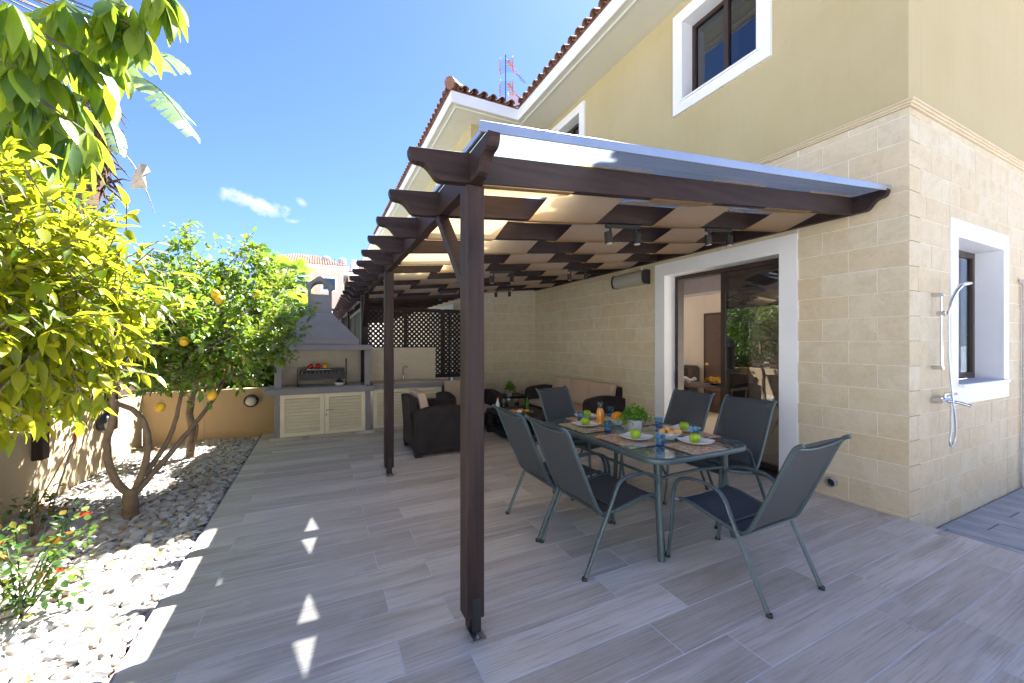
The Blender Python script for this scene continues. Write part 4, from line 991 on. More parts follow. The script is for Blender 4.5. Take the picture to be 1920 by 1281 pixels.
# table setting ---------------------------------------------------------
ZT = .7225
PLATE = [((2.245, 3.02), (2.20, 3.00), 0, 10, 'on the left side by the orange juice'), ((2.30, 2.43), (2.20, 2.44), 0, 16, 'on the left side by the near left chair'),
         ((2.615, 2.125), (2.56, 2.06), 90, 2, 'at the near end of the table'), ((2.90, 2.47), (2.86, 2.40), 0, 12, 'on the right side before the closed door'),
         ((2.50, 3.34), (2.50, 3.29), 90, 5, 'at the far end of the table'), ((2.93, 3.04), (2.85, 3.02), 0, 8, 'on the far right behind the potted plant')]
def plate_mesh():
    mb = MB(); n = 48; prof = [(.0, .004), (.45, .004), (.58, .008), (.80, .016), (1.0, .024), (1.0, .021), (.78, .011), (.56, .001), (.3, 0), (0, 0)]
    vs = []
    for f_, z in prof:
        for j in range(n):
            a = 2 * math.pi * j / n; e = 3.6; sr = (abs(math.cos(a)) ** e + abs(math.sin(a)) ** e) ** (-1 / e)
            lift = .012 * max(0, (sr - 1) / .25) * f_ ** 2; r = .113 * sr * f_ * (1 + .10 * max(0, sr - 1.08) * 4)
            vs.append((r * math.cos(a), r * math.sin(a), z + lift))
    mb.add(vs, [(i * n + j, i * n + (j + 1) % n, (i + 1) * n + (j + 1) % n, (i + 1) * n + j) for i in range(len(prof) - 1) for j in range(n)]); return mb.mesh('plate', 'porcelain', smooth=60)
PM_ = plate_mesh()
apm = MB().lathe([(0, .012), (.012, .004), (.022, .0), (.034, .010), (.041, .032), (.042, .046), (.036, .062), (.024, .070), (.012, .068), (.004, .060), (0, .058)], 22).mesh('flesh', 'apple_green', smooth=80)
stm = MB().tube([(0, 0, .056), (.004, .002, .078)], .0022, 5).mesh('stalk', 'bark')
mat_m = MB().prism(rrect(.295, .43, .02, 3), 2, 0, .0025).mesh('placemat', 'mosaic_placemat')
fork_b = MB().box(-.008, .008, -.09, .02, 0, .003).box(-.012, .012, .02, .045, 0, .003)
for q in (-.010, -.0035, .003, .0095): fork_b.box(q - .0018, q + .0018, .045, .085, 0, .003)
fork_m = fork_b.mesh('fork', 'chrome', bev=.0008); knife_m = MB().box(-.007, .007, -.10, .0, 0, .003).prism([(-.007, 0), (.009, 0), (.009, .07), (-.004, .10), (-.007, .10)], 2, 0, .002).mesh('knife', 'chrome')
for (p, mt, mr, pr, where) in PLATE:
    o = link(bpy.data.objects.new('placemat', mat_m)); o.location = (mt[0], mt[1], ZT); o.rotation_euler[2] = R(mr); o['label'] = 'multicoloured mosaic patterned placemat ' + where; o['category'] = 'placemat'; o['group'] = 'mosaic placemats on the dining table'
    o = link(bpy.data.objects.new('plate', PM_)); o.location = (p[0], p[1], ZT + .003); o.rotation_euler[2] = R(pr); o['label'] = 'square white plate ' + where; o['category'] = 'plate'; o['group'] = 'white plates on the dining table'
    t = thing('apple', 'green apple on the plate ' + where, 'apple', (p[0] - .003, p[1] + .004, ZT + .0075), random.uniform(0, 6), 'green apples on the plates')
    link(bpy.data.objects.new('flesh', apm), t); link(bpy.data.objects.new('stalk', stm), t)
    c, s = math.cos(R(mr)), math.sin(R(mr)); side_ = -1 if mt[0] < 2.5 else 1
    for me, dx, dy, nm in ((fork_m, .0, -.185, 'fork'), (knife_m, .0, -.160, 'knife')):
        dx, dy = (-.08, dy); o = link(bpy.data.objects.new(nm, me)); o.location = (mt[0] + dx * c - dy * s, mt[1] + dx * s + dy * c, ZT + .0028); o.rotation_euler[2] = R(mr + 82 + random.uniform(-4, 4))
        o['label'] = f'small steel {nm} beside the plate ' + where; o['category'] = nm; o['group'] = nm + 's on the placemats'
def tumbler(x, y, lab):
    t = thing('tumbler', lab, 'glass', (x, y, ZT + .001), 0, 'blue glass tumblers on the dining table')
    n = 24; mb = MB(); vs = []; prof = [(.030, .018), (.0315, .035), (.033, .05), (.0345, .065), (.036, .080), (.037, .095)]
    full = prof + [(r - .003, z) for r, z in prof[::-1]]
    for i, (r, z) in enumerate(full):
        for j in range(n):
            a = 2 * math.pi * (j + .5 * (i % 2)) / n; k = 1 + (.035 if (j + i) % 2 else -.015) * (1 if 0 < i < 5 else 0)
            vs.append((r * k * math.cos(a), r * k * math.sin(a), z))
    m_ = len(full); mb.add(vs, [(i * n + j, i * n + (j + 1) % n, ((i + 1) % m_) * n + (j + 1) % n, ((i + 1) % m_) * n + j) for i in range(m_) for j in range(n)])
    part('body', mb, 'blue_glass', t, local=True); part('base', MB().lathe([(0, 0), (.028, 0), (.030, .004), (.0305, .0175), (0, .0175)], 24), 'deep_blue_glass', t, local=True)
for x, y, lab in ((2.25, 2.72, 'blue tumbler between the two left plates'), (2.30, 2.18, 'blue tumbler at the near left corner, in front of the bread bowl'), (2.77, 2.26, 'blue tumbler behind the apple at the near end'),
                  (2.80, 2.67, 'blue tumbler behind the bread bowl'), (2.315, 3.20, 'blue tumbler beside the far end plate'), (2.78, 3.32, 'blue tumbler behind the melon bowl')): tumbler(x, y, lab)
t = thing('carafe', 'glass carafe full of orange juice', 'carafe', (2.385, 2.99, ZT + .001))
part('juice', MB().lathe([(0, .005), (.034, .004), (.037, .03), (.037, .11), (.031, .14), (.021, .158), (0, .158)], 22), 'juice', t, local=True, smooth=50)
part('bottle', MB().lathe([(0, 0), (.037, 0), (.040, .005), (.040, .11), (.033, .145), (.0225, .168), (.0215, .19), (.028, .215), (.026, .215), (.0195, .19)], 22), 'clear_glass', t, local=True, smooth=50)
bowl(2.56, 2.95, ZT + .001, .082, .055, 'white bowl holding half an orange melon')
single('melon', MB().lathe([(0, .030), (.055, .036), (.064, .060), (.060, .085), (.045, .107), (.02, .119), (0, .121)], 24, (2.56, 2.95, ZT)), 'melon_orange', 'round orange melon in the white bowl beside the juice', 'melon', smooth=60)
bowl(2.56, 2.33, ZT + .001, .085, .052, 'white bowl of bread rolls at the near end of the table')
for i, (dx, dy, dz, a, lab) in enumerate(((-.045, .03, .045, .4, 'pale long bread roll on the left of the bread bowl'), (.045, -.035, .045, -.3, 'orange crusted bread roll on the right of the bread bowl'), (.02, .045, .052, 1.2, 'seeded round bread roll at the back of the bread bowl'), (-.015, -.03, .042, .9, 'floury bread roll at the front of the bread bowl'))):
    o = single('bread_roll', MB().lathe([(0, -.026), (.02, -.024), (.034, -.006), (.033, .010), (.02, .023), (0, .027)], 16, (0, 0, 0), 1.35, .85), 'bread', lab, 'bread roll', smooth=70, group='bread rolls in the white bowl', loc=(0, 0, 0)); o.location = (2.56 + dx, 2.33 + dy, ZT + dz + .01); o.rotation_euler[2] = a

# ================================================================== leaves
def leaf_base(w=.42, fold=.18, droop=.25, n=4):
    """unit leaf along +X: returns verts, quads"""
    V = []; 
    for i in range(n + 1):
        t = i / n; hw = w / 2 * math.sin(math.pi * min(1, t ** .8 * .97 + .03)) ** .85 if 0 < i < n else .012
        z = -droop * t * t
        V += [(t, -hw, z + fold * hw), (t, 0, z), (t, hw, z + fold * hw)]
    F = []
    for i in range(n):
        a = i * 3; F += [(a, a + 1, a + 4, a + 3), (a + 1, a + 2, a + 5, a + 4)]
    return np.array(V), F
def basis(d, up):
    d = Vector(d).normalized(); y = Vector(up).cross(d)
    if y.length < 1e-3: y = Vector((0, 1, 0)).cross(d)
    y.normalize(); z = d.cross(y); return d, y, z
def build_leaves(root, leaves, base, mat, nobj=300, name='leaf', stuff_name='foliage', bases=None):
    """leaves: (pos, dir, up, length)"""
    cp = Vector((0, 0, 1.5)); F_ = Vector((math.sin(R(26.038)), math.cos(R(26.038)), 0)); Rr = Vector((F_.y, -F_.x, 0))
    def score(l):
        p = Vector(l[0]) - cp; d = p.dot(F_)
        if d < .3: return 0
        if abs(p.dot(Rr) / d) > 1.29 or abs(p.z / d) > .87: return 0
        return l[3] / p.length * (1.0 if True else 0)
    loc = Vector(root.location); BV, BF = base
    hidden = sorted(leaves, key=score, reverse=True)
    objs, rest = hidden[:nobj], hidden[nobj:]
    variants = []
    for k in range(3):
        V = BV.copy(); V[:, 1] *= (1, .85, 1.15)[k]; V[:, 2] *= (1, 1.6, .5)[k]
        me = bpy.data.meshes.new(name); me.from_pydata(V.tolist(), [], BF); me.update(); me.materials.append(M(mat)); me.shade_smooth(); variants.append(me)
    for i, (p, d, up, L) in enumerate(objs):
        x, y, z = basis(d, up); o = link(bpy.data.objects.new(name, variants[i % 3]), root)
        q = Vector(p) - loc; o.matrix_local = Matrix(((x.x * L, y.x * L, z.x * L, q.x), (x.y * L, y.y * L, z.y * L, q.y), (x.z * L, y.z * L, z.z * L, q.z), (0, 0, 0, 1)))
    if rest:
        VV = []; FF = []; nv = len(BV); bf = np.array(BF)
        for i, (p, d, up, L) in enumerate(rest):
            x, y, z = basis(d, up); mt = np.array([[x.x, y.x, z.x], [x.y, y.y, z.y], [x.z, y.z, z.z]]) * L
            V = BV.copy(); V[:, 2] *= random.choice((1, 1.6, .4)); VV.append(V @ mt.T + np.array(Vector(p) - loc)); FF.append(bf + i * nv)
        me = bpy.data.meshes.new(stuff_name); me.from_pydata(np.concatenate(VV).tolist(), [], np.concatenate(FF).tolist()); me.update(); me.materials.append(M(mat)); me.shade_smooth()
        o = link(bpy.data.objects.new(stuff_name, me), root); o['kind'] = 'stuff'
def rnd_unit():
    while True:
        v = Vector((random.uniform(-1, 1), random.uniform(-1, 1), random.uniform(-1, 1)))
        if .05 < v.length < 1: return v.normalized()
def crown(blobs, n, llen, per=9, shell=.55, droop=-.25, twig=.22, upw=.6, spread=.9, hub=None):
    """twigs spread through ellipsoid blobs, leaves alternate along each; returns leaves and twig polylines"""
    leaves = []; twigs = []; vol = [b[1][0] * b[1][1] * b[1][2] for b in blobs]
    for _ in range(n):
        c, r = random.choices(blobs, vol)[0]; u = rnd_unit(); k = (shell + (1 - shell) * random.random()) * random.uniform(.82, 1.06)
        p = Vector((c[0] + u.x * r[0] * k, c[1] + u.y * r[1] * k, c[2] + u.z * r[2] * k))
        d = (u * .7 + rnd_unit() * .6 + Vector((0, 0, upw * random.random() + droop))).normalized()
        a = p - d * twig * .5; b = p + d * twig * .5; twigs.append((a, b))
        for i in range(per):
            t = (i + .5) / per; q = a.lerp(b, t); side = rnd_unit(); side = (side - d * side.dot(d)).normalized()
            ld = (d * (.5 + t * .5) + side * spread + Vector((0, 0, droop))).normalized()
            leaves.append((q, ld, (Vector((0, 0, 1)) + rnd_unit() * .5), llen * random.uniform(.6, 1.15)))
    return leaves, twigs
def branch(mb, pts, r0, r1, n=8):
    pts = smooth_path(pts, 5); m = len(pts)
    pts = [p + rnd_unit() * r0 * .12 if 0 < i < m - 1 else p for i, p in enumerate(pts)]
    mb.tube(pts, [r0 + (r1 - r0) * i / (m - 1) for i in range(m)], n)

# --- lemon tree (several trunks) -------------------------------------------
LT = thing('lemon_tree', 'lemon tree with forked brown trunks and yellow fruit, middle of the pebble bed', 'tree', (-1.49, 4.615, -.05))
tr = MB()
branch(tr, [(-1.49, 4.615, -.06), (-1.49, 4.62, .06), (-1.50, 4.63, .20)], .060, .048, 10)
branch(tr, [(-1.50, 4.63, .15), (-1.62, 4.66, .34), (-1.66, 4.66, .62), (-1.60, 4.62, .92), (-1.66, 4.6, 1.25)], .034, .022)
branch(tr, [(-1.48, 4.63, .15), (-1.42, 4.68, .36), (-1.40, 4.72, .62), (-1.47, 4.74, .84), (-1.62, 4.72, .96), (-1.85, 4.6, 1.02)], .030, .018)
branch(tr, [(-1.46, 4.64, .17), (-1.30, 4.78, .40), (-1.12, 4.98, .68), (-.98, 5.2, .95), (-.9, 5.4, 1.2)], .027, .014)
branch(tr, [(-1.42, 4.70, .30), (-1.30, 4.86, .55), (-1.24, 4.95, .85), (-1.2, 5.05, 1.3)], .023, .014)
branch(tr, [(-1.66, 4.62, 1.1), (-1.5, 4.9, 1.5), (-1.35, 5.1, 2.0)], .024, .010); branch(tr, [(-1.2, 5.0, 1.2), (-1.1, 5.2, 1.6), (-.85, 5.4, 2.0)], .02, .008)
part('trunk', tr, 'bark', LT, smooth=60)
def cpt(u, v, d):
    A = R(26.038); a = (u - 960) / 743; return Vector(((math.sin(A) + math.cos(A) * a) * d, (math.cos(A) - math.sin(A) * a) * d, 1.5 + (643 - v) / 743 * d))
LB = [(cpt(u, v, d), (r, r * 1.05, rz)) for u, v, d, r, rz in ((350, 470, 4.7, .34, .30), (300, 540, 4.6, .45, .42), (400, 560, 4.7, .52, .48), (470, 520, 5.0, .42, .36), (520, 560, 5.1, .38, .42), (555, 590, 5.1, .26, .26), (490, 630, 4.8, .45, .42), (390, 660, 4.4, .50, .42), (300, 660, 4.3, .42, .45), (440, 690, 4.3, .34, .20), (270, 705, 3.9, .34, .20), (350, 715, 4.0, .36, .20), (420, 640, 4.1, .42, .34), (330, 600, 4.0, .42, .40), (250, 620, 4.0, .40, .42), (480, 590, 4.4, .34, .34), (350, 430, 4.9, .16, .22), (455, 470, 5.0, .22, .22))]
lv, tw = crown(LB, 1250, .082, 8, .5, -.15, .24)
tb = MB()
for a, b in tw[::2]: tb.tube([a, b], .003, 4, caps=False)
for a, b in tw[:70]: tb.tube([Vector((-1.2, 5.1, 1.35)).lerp(a, .35), a], [.008, .004], 5, caps=False)
part('twigs', tb, 'grey_bark', LT, stuff=True)
build_leaves(LT, lv, leaf_base(.52, .3, .2, 3), 'lemon_leaf', 300)
lemon_m = MB().lathe([(0, -.046), (.008, -.042), (.024, -.034), (.036, -.012), (.037, .010), (.026, .032), (.010, .042), (0, .044)], 16).mesh('fruit', 'lemon_skin', smooth=70)
for u, v, d in ((404, 552, 4.12), (412, 564, 4.12), (482, 551, 4.45), (300, 764, 3.72), (398, 742, 3.9), (345, 640, 3.85)):
    o = link(bpy.data.objects.new('fruit', lemon_m), LT); o.location = cpt(u, v, d) - Vector(LT.location); o.rotation_euler = (random.uniform(-.5, .5), random.uniform(-.5, .5), 0); o.scale = (1.1,) * 3
fl = MB()
for _ in range(80):
    c, r = random.choice(LB); u = rnd_unit(); p = Vector((c[0] + u.x * r[0], c[1] + u.y * r[1], c[2] + u.z * r[2])); fl.tube([p, p + rnd_unit() * .02], [.008, .002], 5)
part('buds', fl, 'flower_pink', LT, stuff=True)
# small young tree stem behind
ST_ = thing('young_tree', 'thin tree stem tied to a stake near the end garden wall', 'tree', (-1.56, 6.75, -.05))
tr = MB(); branch(tr, [(-1.56, 6.75, -.06), (-1.55, 6.76, .3), (-1.57, 6.77, .62), (-1.5, 6.8, 1.0), (-1.55, 6.85, 1.6)], .052, .03); branch(tr, [(-1.53, 6.72, -.03), (-1.48, 6.72, .32), (-1.50, 6.74, .40), (-1.54, 6.76, .33)], .016, .012, 6)
part('trunk', tr, 'bark', ST_, smooth=60)
lv, tw = crown([((-1.6, 6.9, 1.55), (.7, .7, .75)), ((-1.0, 7.0, 1.35), (.45, .5, .5))], 190, .09, 8, .4, -.2, .25)
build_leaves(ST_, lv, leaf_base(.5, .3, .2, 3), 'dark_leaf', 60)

# --- citrus tree in the foreground ---------------------------------------------
CT = thing('citrus_tree', 'bushy citrus tree with bright yellow green leaves in the left foreground', 'tree', (-1.62, 2.45, -.05))
tr = MB(); branch(tr, [(-1.62, 2.45, -.06), (-1.60, 2.47, .35), (-1.55, 2.55, .8), (-1.45, 2.6, 1.3)], .06, .04)
branch(tr, [(-1.56, 2.5, .7), (-1.7, 2.8, 1.1), (-1.6, 3.0, 1.5)], .035, .018); branch(tr, [(-1.5, 2.6, 1.1), (-1.2, 2.8, 1.5), (-1.0, 2.9, 1.8)], .03, .012)
branch(tr, [(-1.60, 2.5, .75), (-1.85, 3.2, .98), (-1.90, 3.7, .93), (-1.80, 4.1, .84)], .016, .008, 7)
part('trunk', tr, 'grey_bark', CT, smooth=60)
cb = [((-1.75, 3.3, 1.25), (.40, .5, .30)), ((-1.36, 2.72, 1.82), (.56, .62, .60)), ((-1.12, 2.78, 1.65), (.44, .44, .44)), ((-1.5, 2.85, 1.35), (.52, .55, .32)), ((-1.60, 2.4, 1.9), (.45, .6, .62)), ((-1.40, 3.15, 1.7), (.45, .4, .45)), ((-1.22, 2.55, 1.50), (.34, .34, .30)), ((-1.42, 2.72, 2.12), (.38, .4, .26))]
lv, tw = crown(cb, 900, .100, 8, .55, -.3, .22, .7, .75)
lv2, tw2 = crown(cb, 260, .045, 7, .92, .55, .06, 1.0, .45)      # upright new shoots
tb = MB()
for a, b in tw: tb.tube([a, b], .003, 4, caps=False)
for a, b in tw[:60]: tb.tube([Vector((-1.45, 2.65, 1.35)).lerp(a, .3), a], [.007, .004], 5, caps=False)
part('twigs', tb, 'grey_bark', CT, stuff=True)
LBASE = leaf_base(.38, .35, .35, 4)
build_leaves(CT, lv + [(p, d, u, L) for p, d, u, L in lv2], LBASE, 'citrus_leaf', 300)
# low hanging branch of the same tree at the left edge
# --- broad-leaved tree overhead, top left ----------------------------------------
BT = thing('broad_leaf_tree', 'tall tree with large drooping oval leaves hanging in at the top left', 'tree', (-2.05, 2.35, -.05))
tr = MB(); branch(tr, [(-2.05, 2.35, -.06), (-2.05, 2.4, 1.0), (-2.0, 2.5, 2.0), (-1.9, 2.6, 3.2)], .07, .05)
lv = []
whorls = []
for u, v, d in ((60, 60, 2.1), (20, 10, 1.9), (110, 20, 2.3), (30, 130, 2.0), (90, 140, 2.2), (150, 100, 2.3), (180, 120, 2.35), (60, 190, 2.1), (110, 215, 2.2), (165, 250, 2.3), (130, 262, 2.2), (20, 240, 2.1), (70, 280, 2.3),
                (10, 60, 2.2), (190, 30, 2.4), (245, 15, 2.4), (260, 50, 2.4), (215, 60, 2.4), (295, -10, 2.4), (320, -5, 2.5), (-40, 100, 2.2), (-60, 220, 2.3), (40, 320, 2.4), (0, 180, 2.5), (50, 110, 2.6), (100, 90, 2.7), (140, 190, 2.6), (20, 290, 2.6), (85, 240, 2.7), (10, 330, 2.7), (60, 340, 2.8), (35, 205, 2.3), (95, 175, 2.5), (15, 265, 2.4), (115, 300, 2.5), (130, 5, 2.2), (160, 25, 2.5), (70, 25, 2.5), (205, 5, 2.3), (40, 60, 2.0), (5, 150, 2.1), (120, 160, 2.4), (195, 165, 2.6), (225, 0, 2.6), (-20, 280, 2.3), (150, 285, 2.6), (60, 250, 2.5), (-30, 20, 2.3), (170, 60, 2.6), (215, 110, 2.6), (130, 40, 2.7), (60, 160, 2.9), (20, 100, 2.9)):
    whorls.append(cpt(u, v, d))
cen = Vector((-1.95, 2.55, 2.9))
for wv in whorls:
    branch(tr, [cen + (wv - cen) * .1, cen.lerp(wv, .55) + Vector((0, 0, .12)), wv], .008, .004, 6)
    for k in range(10):
        a = 2 * math.pi * (k + random.random() * .6) / 10; out = Vector((math.cos(a), math.sin(a), 0))
        d = (out * random.uniform(.15, .6) + Vector((0, 0, random.uniform(-1.2, -.6)))).normalized()
        lv.append((wv + out * .015, d, out * .8 + Vector((0, 0, .7)) + rnd_unit() * .2, random.uniform(.18, .28)))
part('trunk', tr, 'grey_bark', BT, smooth=60)
BLF = leaf_base(.31, .25, .14, 6); BLF[0][:, 0] = BLF[0][:, 0] ** .88; build_leaves(BT, lv, BLF, 'broad_leaf', 300)
# --- giant bird of paradise beyond the fence ----------------------------------------
GS = thing('bird_of_paradise_tree', 'giant bird of paradise with torn banana like leaves beyond the fence', 'tree', (-3.4, 7.6, -.3))
tr = MB(); top = cpt(185, 215, 7.0)
branch(tr, [(-3.4, 7.6, -.3), (-3.35, 7.65, 2.0), (top.x - .05, top.y, top.z - 1.2), (top.x, top.y, top.z)], .13, .16, 12); part('trunk', tr, 'palm_fibre', GS, smooth=60)
for _ in range(60):
    p = top + Vector((random.uniform(-.22, .22), random.uniform(-.22, .22), random.uniform(-1.3, .25))); d = (Vector((p.x - top.x, p.y - top.y, -.15)) * 2 + rnd_unit() * .4).normalized()
    tr = MB()
fb = MB()
for _ in range(170):
    z = random.uniform(-1.5, .3); a = random.uniform(0, 6.28); p = top + Vector((math.cos(a) * .12, math.sin(a) * .12, z)); d = Vector((math.cos(a), math.sin(a), random.uniform(-1.6, .5))).normalized()
    l = random.uniform(.12, .38); fb.tube([p, p + d * l * .6, p + d * l + Vector((0, 0, -.08))], [.022, .014, .002], 5, caps=False)
part('dead_sheaths', fb, 'palm_fibre', GS, stuff=True)
def banana_leaf(base_, tip, upb, width, name='leaf', mat='strelitzia_leaf', torn=True):
    b, t = Vector(base_), Vector(tip); n = 22; mid = b.lerp(t, .5) + Vector((0, 0, upb)); S = []
    for i in range(n + 1):
        q = i / n; S.append(b * (1 - q) ** 2 + mid * 2 * q * (1 - q) + t * q * q)
    mb = MB(); stalk = int(n * .22)
    mb.tube(S, [.022 - .017 * i / n for i in range(n + 1)], 6)
    for sgn in (1, -1):
        i = stalk
        while i < n:
            q0, q1 = (i - stalk) / (n - stalk), (i + 1 - stalk) / (n - stalk)
            w0 = width * math.sin(math.pi * min(1, q0 * .9 + .08)) ** .5; w1 = width * math.sin(math.pi * min(1, q1 * .9 + .08)) ** .5
            d = (S[i + 1] - S[i]).normalized(); sd = d.cross(Vector((0, 0, 1))).normalized() * sgn
            fall = random.uniform(.25, .7) if torn else .3
            def edge(p, w, j): return p + sd * w * (1 - .1 * fall) + d * w * .35 + Vector((0, 0, -w * fall + random.uniform(-.01, .01)))
            g_ = .15 if torn else 0
            a0 = S[i]; a1 = S[i + 1]
            mb.add([a0, a1, (a0.lerp(edge(a0, w0, 0), .5)) + Vector((0, 0, .02)), a1.lerp(edge(a1, w1, 0), .5) + Vector((0, 0, .02)), edge(a0, w0, 0).lerp(edge(a1, w1, 0), g_ * random.random()), edge(a1, w1, 0).lerp(edge(a0, w0, 0), g_)],
                   [(0, 1, 3, 2), (2, 3, 5, 4)])
            i += 1
    part(name, mb, mat, GS, smooth=40)
P7 = lambda u, v, d=7.0: cpt(u, v, d)
c0 = P7(205, 170)
banana_leaf(P7(190, 175), P7(362, 255, 6.6), 1.15, .40); banana_leaf(c0, P7(350, 125, 7.0), .85, .30); banana_leaf(c0, P7(150, 38, 7.2), .1, .16); banana_leaf(c0, P7(230, 40, 7.4), .25, .24)
banana_leaf(c0, P7(60, 60, 7.0), .6, .25); banana_leaf(c0, P7(250, 90, 7.6), .2, .25); banana_leaf(c0, P7(110, 130, 6.5), .6, .22); banana_leaf(P7(190, 200), P7(225, 290, 6.6), .2, .16, mat='strelitzia_leaf')
# withered leaf hanging
banana_leaf(P7(200, 285), P7(290, 400, 7.0), .75, .02, 'withered_leaf', 'dead_leaf')
mb = MB(); q = [P7(262, 306, 6.9), P7(248, 330, 6.9), P7(243, 354, 6.9), P7(276, 353, 6.9), P7(272, 330, 6.9), P7(283, 322, 6.9), P7(276, 310, 6.9)]
mb.add(q + [P7(266, 330, 6.75)], [(0, 1, 7), (1, 2, 7), (2, 3, 7), (3, 4, 7), (4, 5, 7), (5, 6, 7), (6, 0, 7)]); part('withered_leaf', mb, 'dead_leaf', GS, thick=.012)

# --- bushes beyond the walls ------------------------------------------------------------
def bush(name, label, loc, blobs, n, llen, mat, per=8, shell=.45, nobj=0, stem='grey_bark', cat='bush', lb=None, kind=None):
    t = thing(name, label, cat, loc); lv, tw = crown(blobs, n, llen, per, shell, -.1, llen * 2.6)
    mb = MB()
    for b, r in blobs: mb.tube([loc, Vector(loc).lerp(Vector(b), .6), b], [.035, .025, .012], 6)
    part('stem', mb, stem, t); build_leaves(t, lv, lb or leaf_base(.5, .3, .2, 3), mat, nobj); return t
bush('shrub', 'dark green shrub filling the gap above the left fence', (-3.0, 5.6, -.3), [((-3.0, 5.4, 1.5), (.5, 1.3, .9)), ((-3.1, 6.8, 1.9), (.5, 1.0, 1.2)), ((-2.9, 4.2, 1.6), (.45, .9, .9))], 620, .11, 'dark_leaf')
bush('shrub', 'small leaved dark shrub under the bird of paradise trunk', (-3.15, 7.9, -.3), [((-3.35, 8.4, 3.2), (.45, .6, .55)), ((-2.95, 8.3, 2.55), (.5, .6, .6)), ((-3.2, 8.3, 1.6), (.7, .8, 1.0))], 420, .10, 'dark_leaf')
bush('hedge', 'green hedge behind the end garden wall beside the barbecue', (-1.6, 8.5, -.3), [((-1.5, 8.3, .8), (.7, .35, .55)), ((-2.6, 8.4, .9), (.8, .4, .7)), ((-.35, 8.4, .6), (.5, .35, .5)), ((-4.0, 9.0, 1.0), (.9, .6, 1.1)), ((-1.0, 8.45, .85), (.55, .45, .75)), ((-2.0, 8.5, 1.0), (.8, .5, .9)), ((-.75, 8.7, 1.25), (.4, .5, .85)), ((-3.2, 8.9, 1.1), (.8, .6, 1.2))], 2300, .12, 'lemon_leaf', cat='hedge')
# --- rose bush, lower left ---------------------------------------------------------------
RB = thing('rose_bush', 'low rose bush with orange blooms in the pebbles at the lower left', 'bush', (-1.52, 3.28, -.04))
mb = MB(); lv = []
for _ in range(14):
    a = random.uniform(0, 6.28); p = Vector((-1.52 + math.cos(a) * .03, 3.28 + math.sin(a) * .03, -.03)); q = Vector((-1.52 + random.uniform(-.32, .34), 3.34 + random.uniform(-.36, .40), random.uniform(.10, .46))); pts = smooth_path([p, p.lerp(q, .5) + Vector((0, 0, .06)), q], 4)
    mb.tube(pts, [.006 - .004 * i / (len(pts) - 1) for i in range(len(pts))], 5)
    for _ in range(26):
        s = pts[random.randint(3, len(pts) - 1)]; d = rnd_unit(); lv.append((s + d * .04 + rnd_unit() * .02, (d + Vector((0, 0, -.1))).normalized(), Vector((0, 0, 1)) + rnd_unit() * .5, random.uniform(.035, .055)))
part('stem', mb, 'dark_leaf', RB, smooth=60); build_leaves(RB, lv, leaf_base(.7, .2, .15, 3), 'rose_leaf', 200)
for q in ((-1.30, 3.10, .22), (-1.62, 3.08, .40), (-1.36, 3.52, .38)):
    mb = MB()
    for k in range(9):
        a = k * 2.4; rr = .006 + .0022 * k; x, y, z = q; mb.add([(x + rr * math.cos(a), y + rr * math.sin(a), z), (x + rr * 1.9 * math.cos(a + .6), y + rr * 1.9 * math.sin(a + .6), z + .016), (x + rr * 1.9 * math.cos(a - .6), y + rr * 1.9 * math.sin(a - .6), z + .016)], [(0, 1, 2)])
    part('bloom', mb, 'flower_red', RB)
RB2 = thing('young_bush', 'straggly young rose with dark leaves by the left wall', 'bush', (-2.02, 4.45, -.04)); mb = MB(); lv = []
for _ in range(11):
    p = Vector((-2.02, 4.45, -.04)); q = p + Vector((random.uniform(-.2, .35), random.uniform(-.45, .35), random.uniform(.15, .5))); pts = smooth_path([p, p.lerp(q, .5) + Vector((0, 0, .05)), q], 4); mb.tube(pts, .003, 5)
    for _ in range(11): s = pts[random.randint(4, len(pts) - 1)]; d = rnd_unit(); lv.append((s + d * .03, (d + Vector((0, 0, -.1))).normalized(), Vector((0, 0, 1)) + rnd_unit() * .4, random.uniform(.04, .065)))
part('stem', mb, 'bark', RB2); build_leaves(RB2, lv, leaf_base(.65, .2, .15, 3), 'rose_leaf', 100)
# stake with red tip
t = thing('garden_stake', 'thin pale stakes with a red tip leaning in the pebbles', 'stake', (-1.86, 4.35, -.04))
part('cane', MB().tube([(-1.86, 4.15, -.04), (-2.02, 5.05, .60)], .005, 6), 'galvanised', t); part('cane', MB().tube([(-2.05, 4.3, -.04), (-2.03, 5.07, .60)], .005, 6), 'skewer_handle', t); part('tip', MB().tube([(-2.02, 5.05, .60), (-2.025, 5.08, .66)], .010, 6), 'red_plastic', t)
# fallen leaves
LL = thing('leaf_litter', 'dry brown and green fallen leaves scattered on the pebbles', 'leaves', (-1.6, 4.5, 0)); lv = []
for _ in range(330):
    p = Vector((random.uniform(-2.3, -.88), random.uniform(2.0, 7.5), random.uniform(.0, .02))); a = random.uniform(0, 6.28); lv.append((p, Vector((math.cos(a), math.sin(a), .1)), Vector((0, 0, 1)) + rnd_unit() * .35, random.uniform(.03, .075)))
build_leaves(LL, lv, leaf_base(.5, .4, -.1, 3), 'litter', 0); bpy.data.objects.remove(LL.children[0]) if False else None
o = LL.children[0]; o.parent = None; o.location = LL.location; o.name = 'fallen_leaves'; o['label'] = LL['label']; bpy.data.objects.remove(LL)
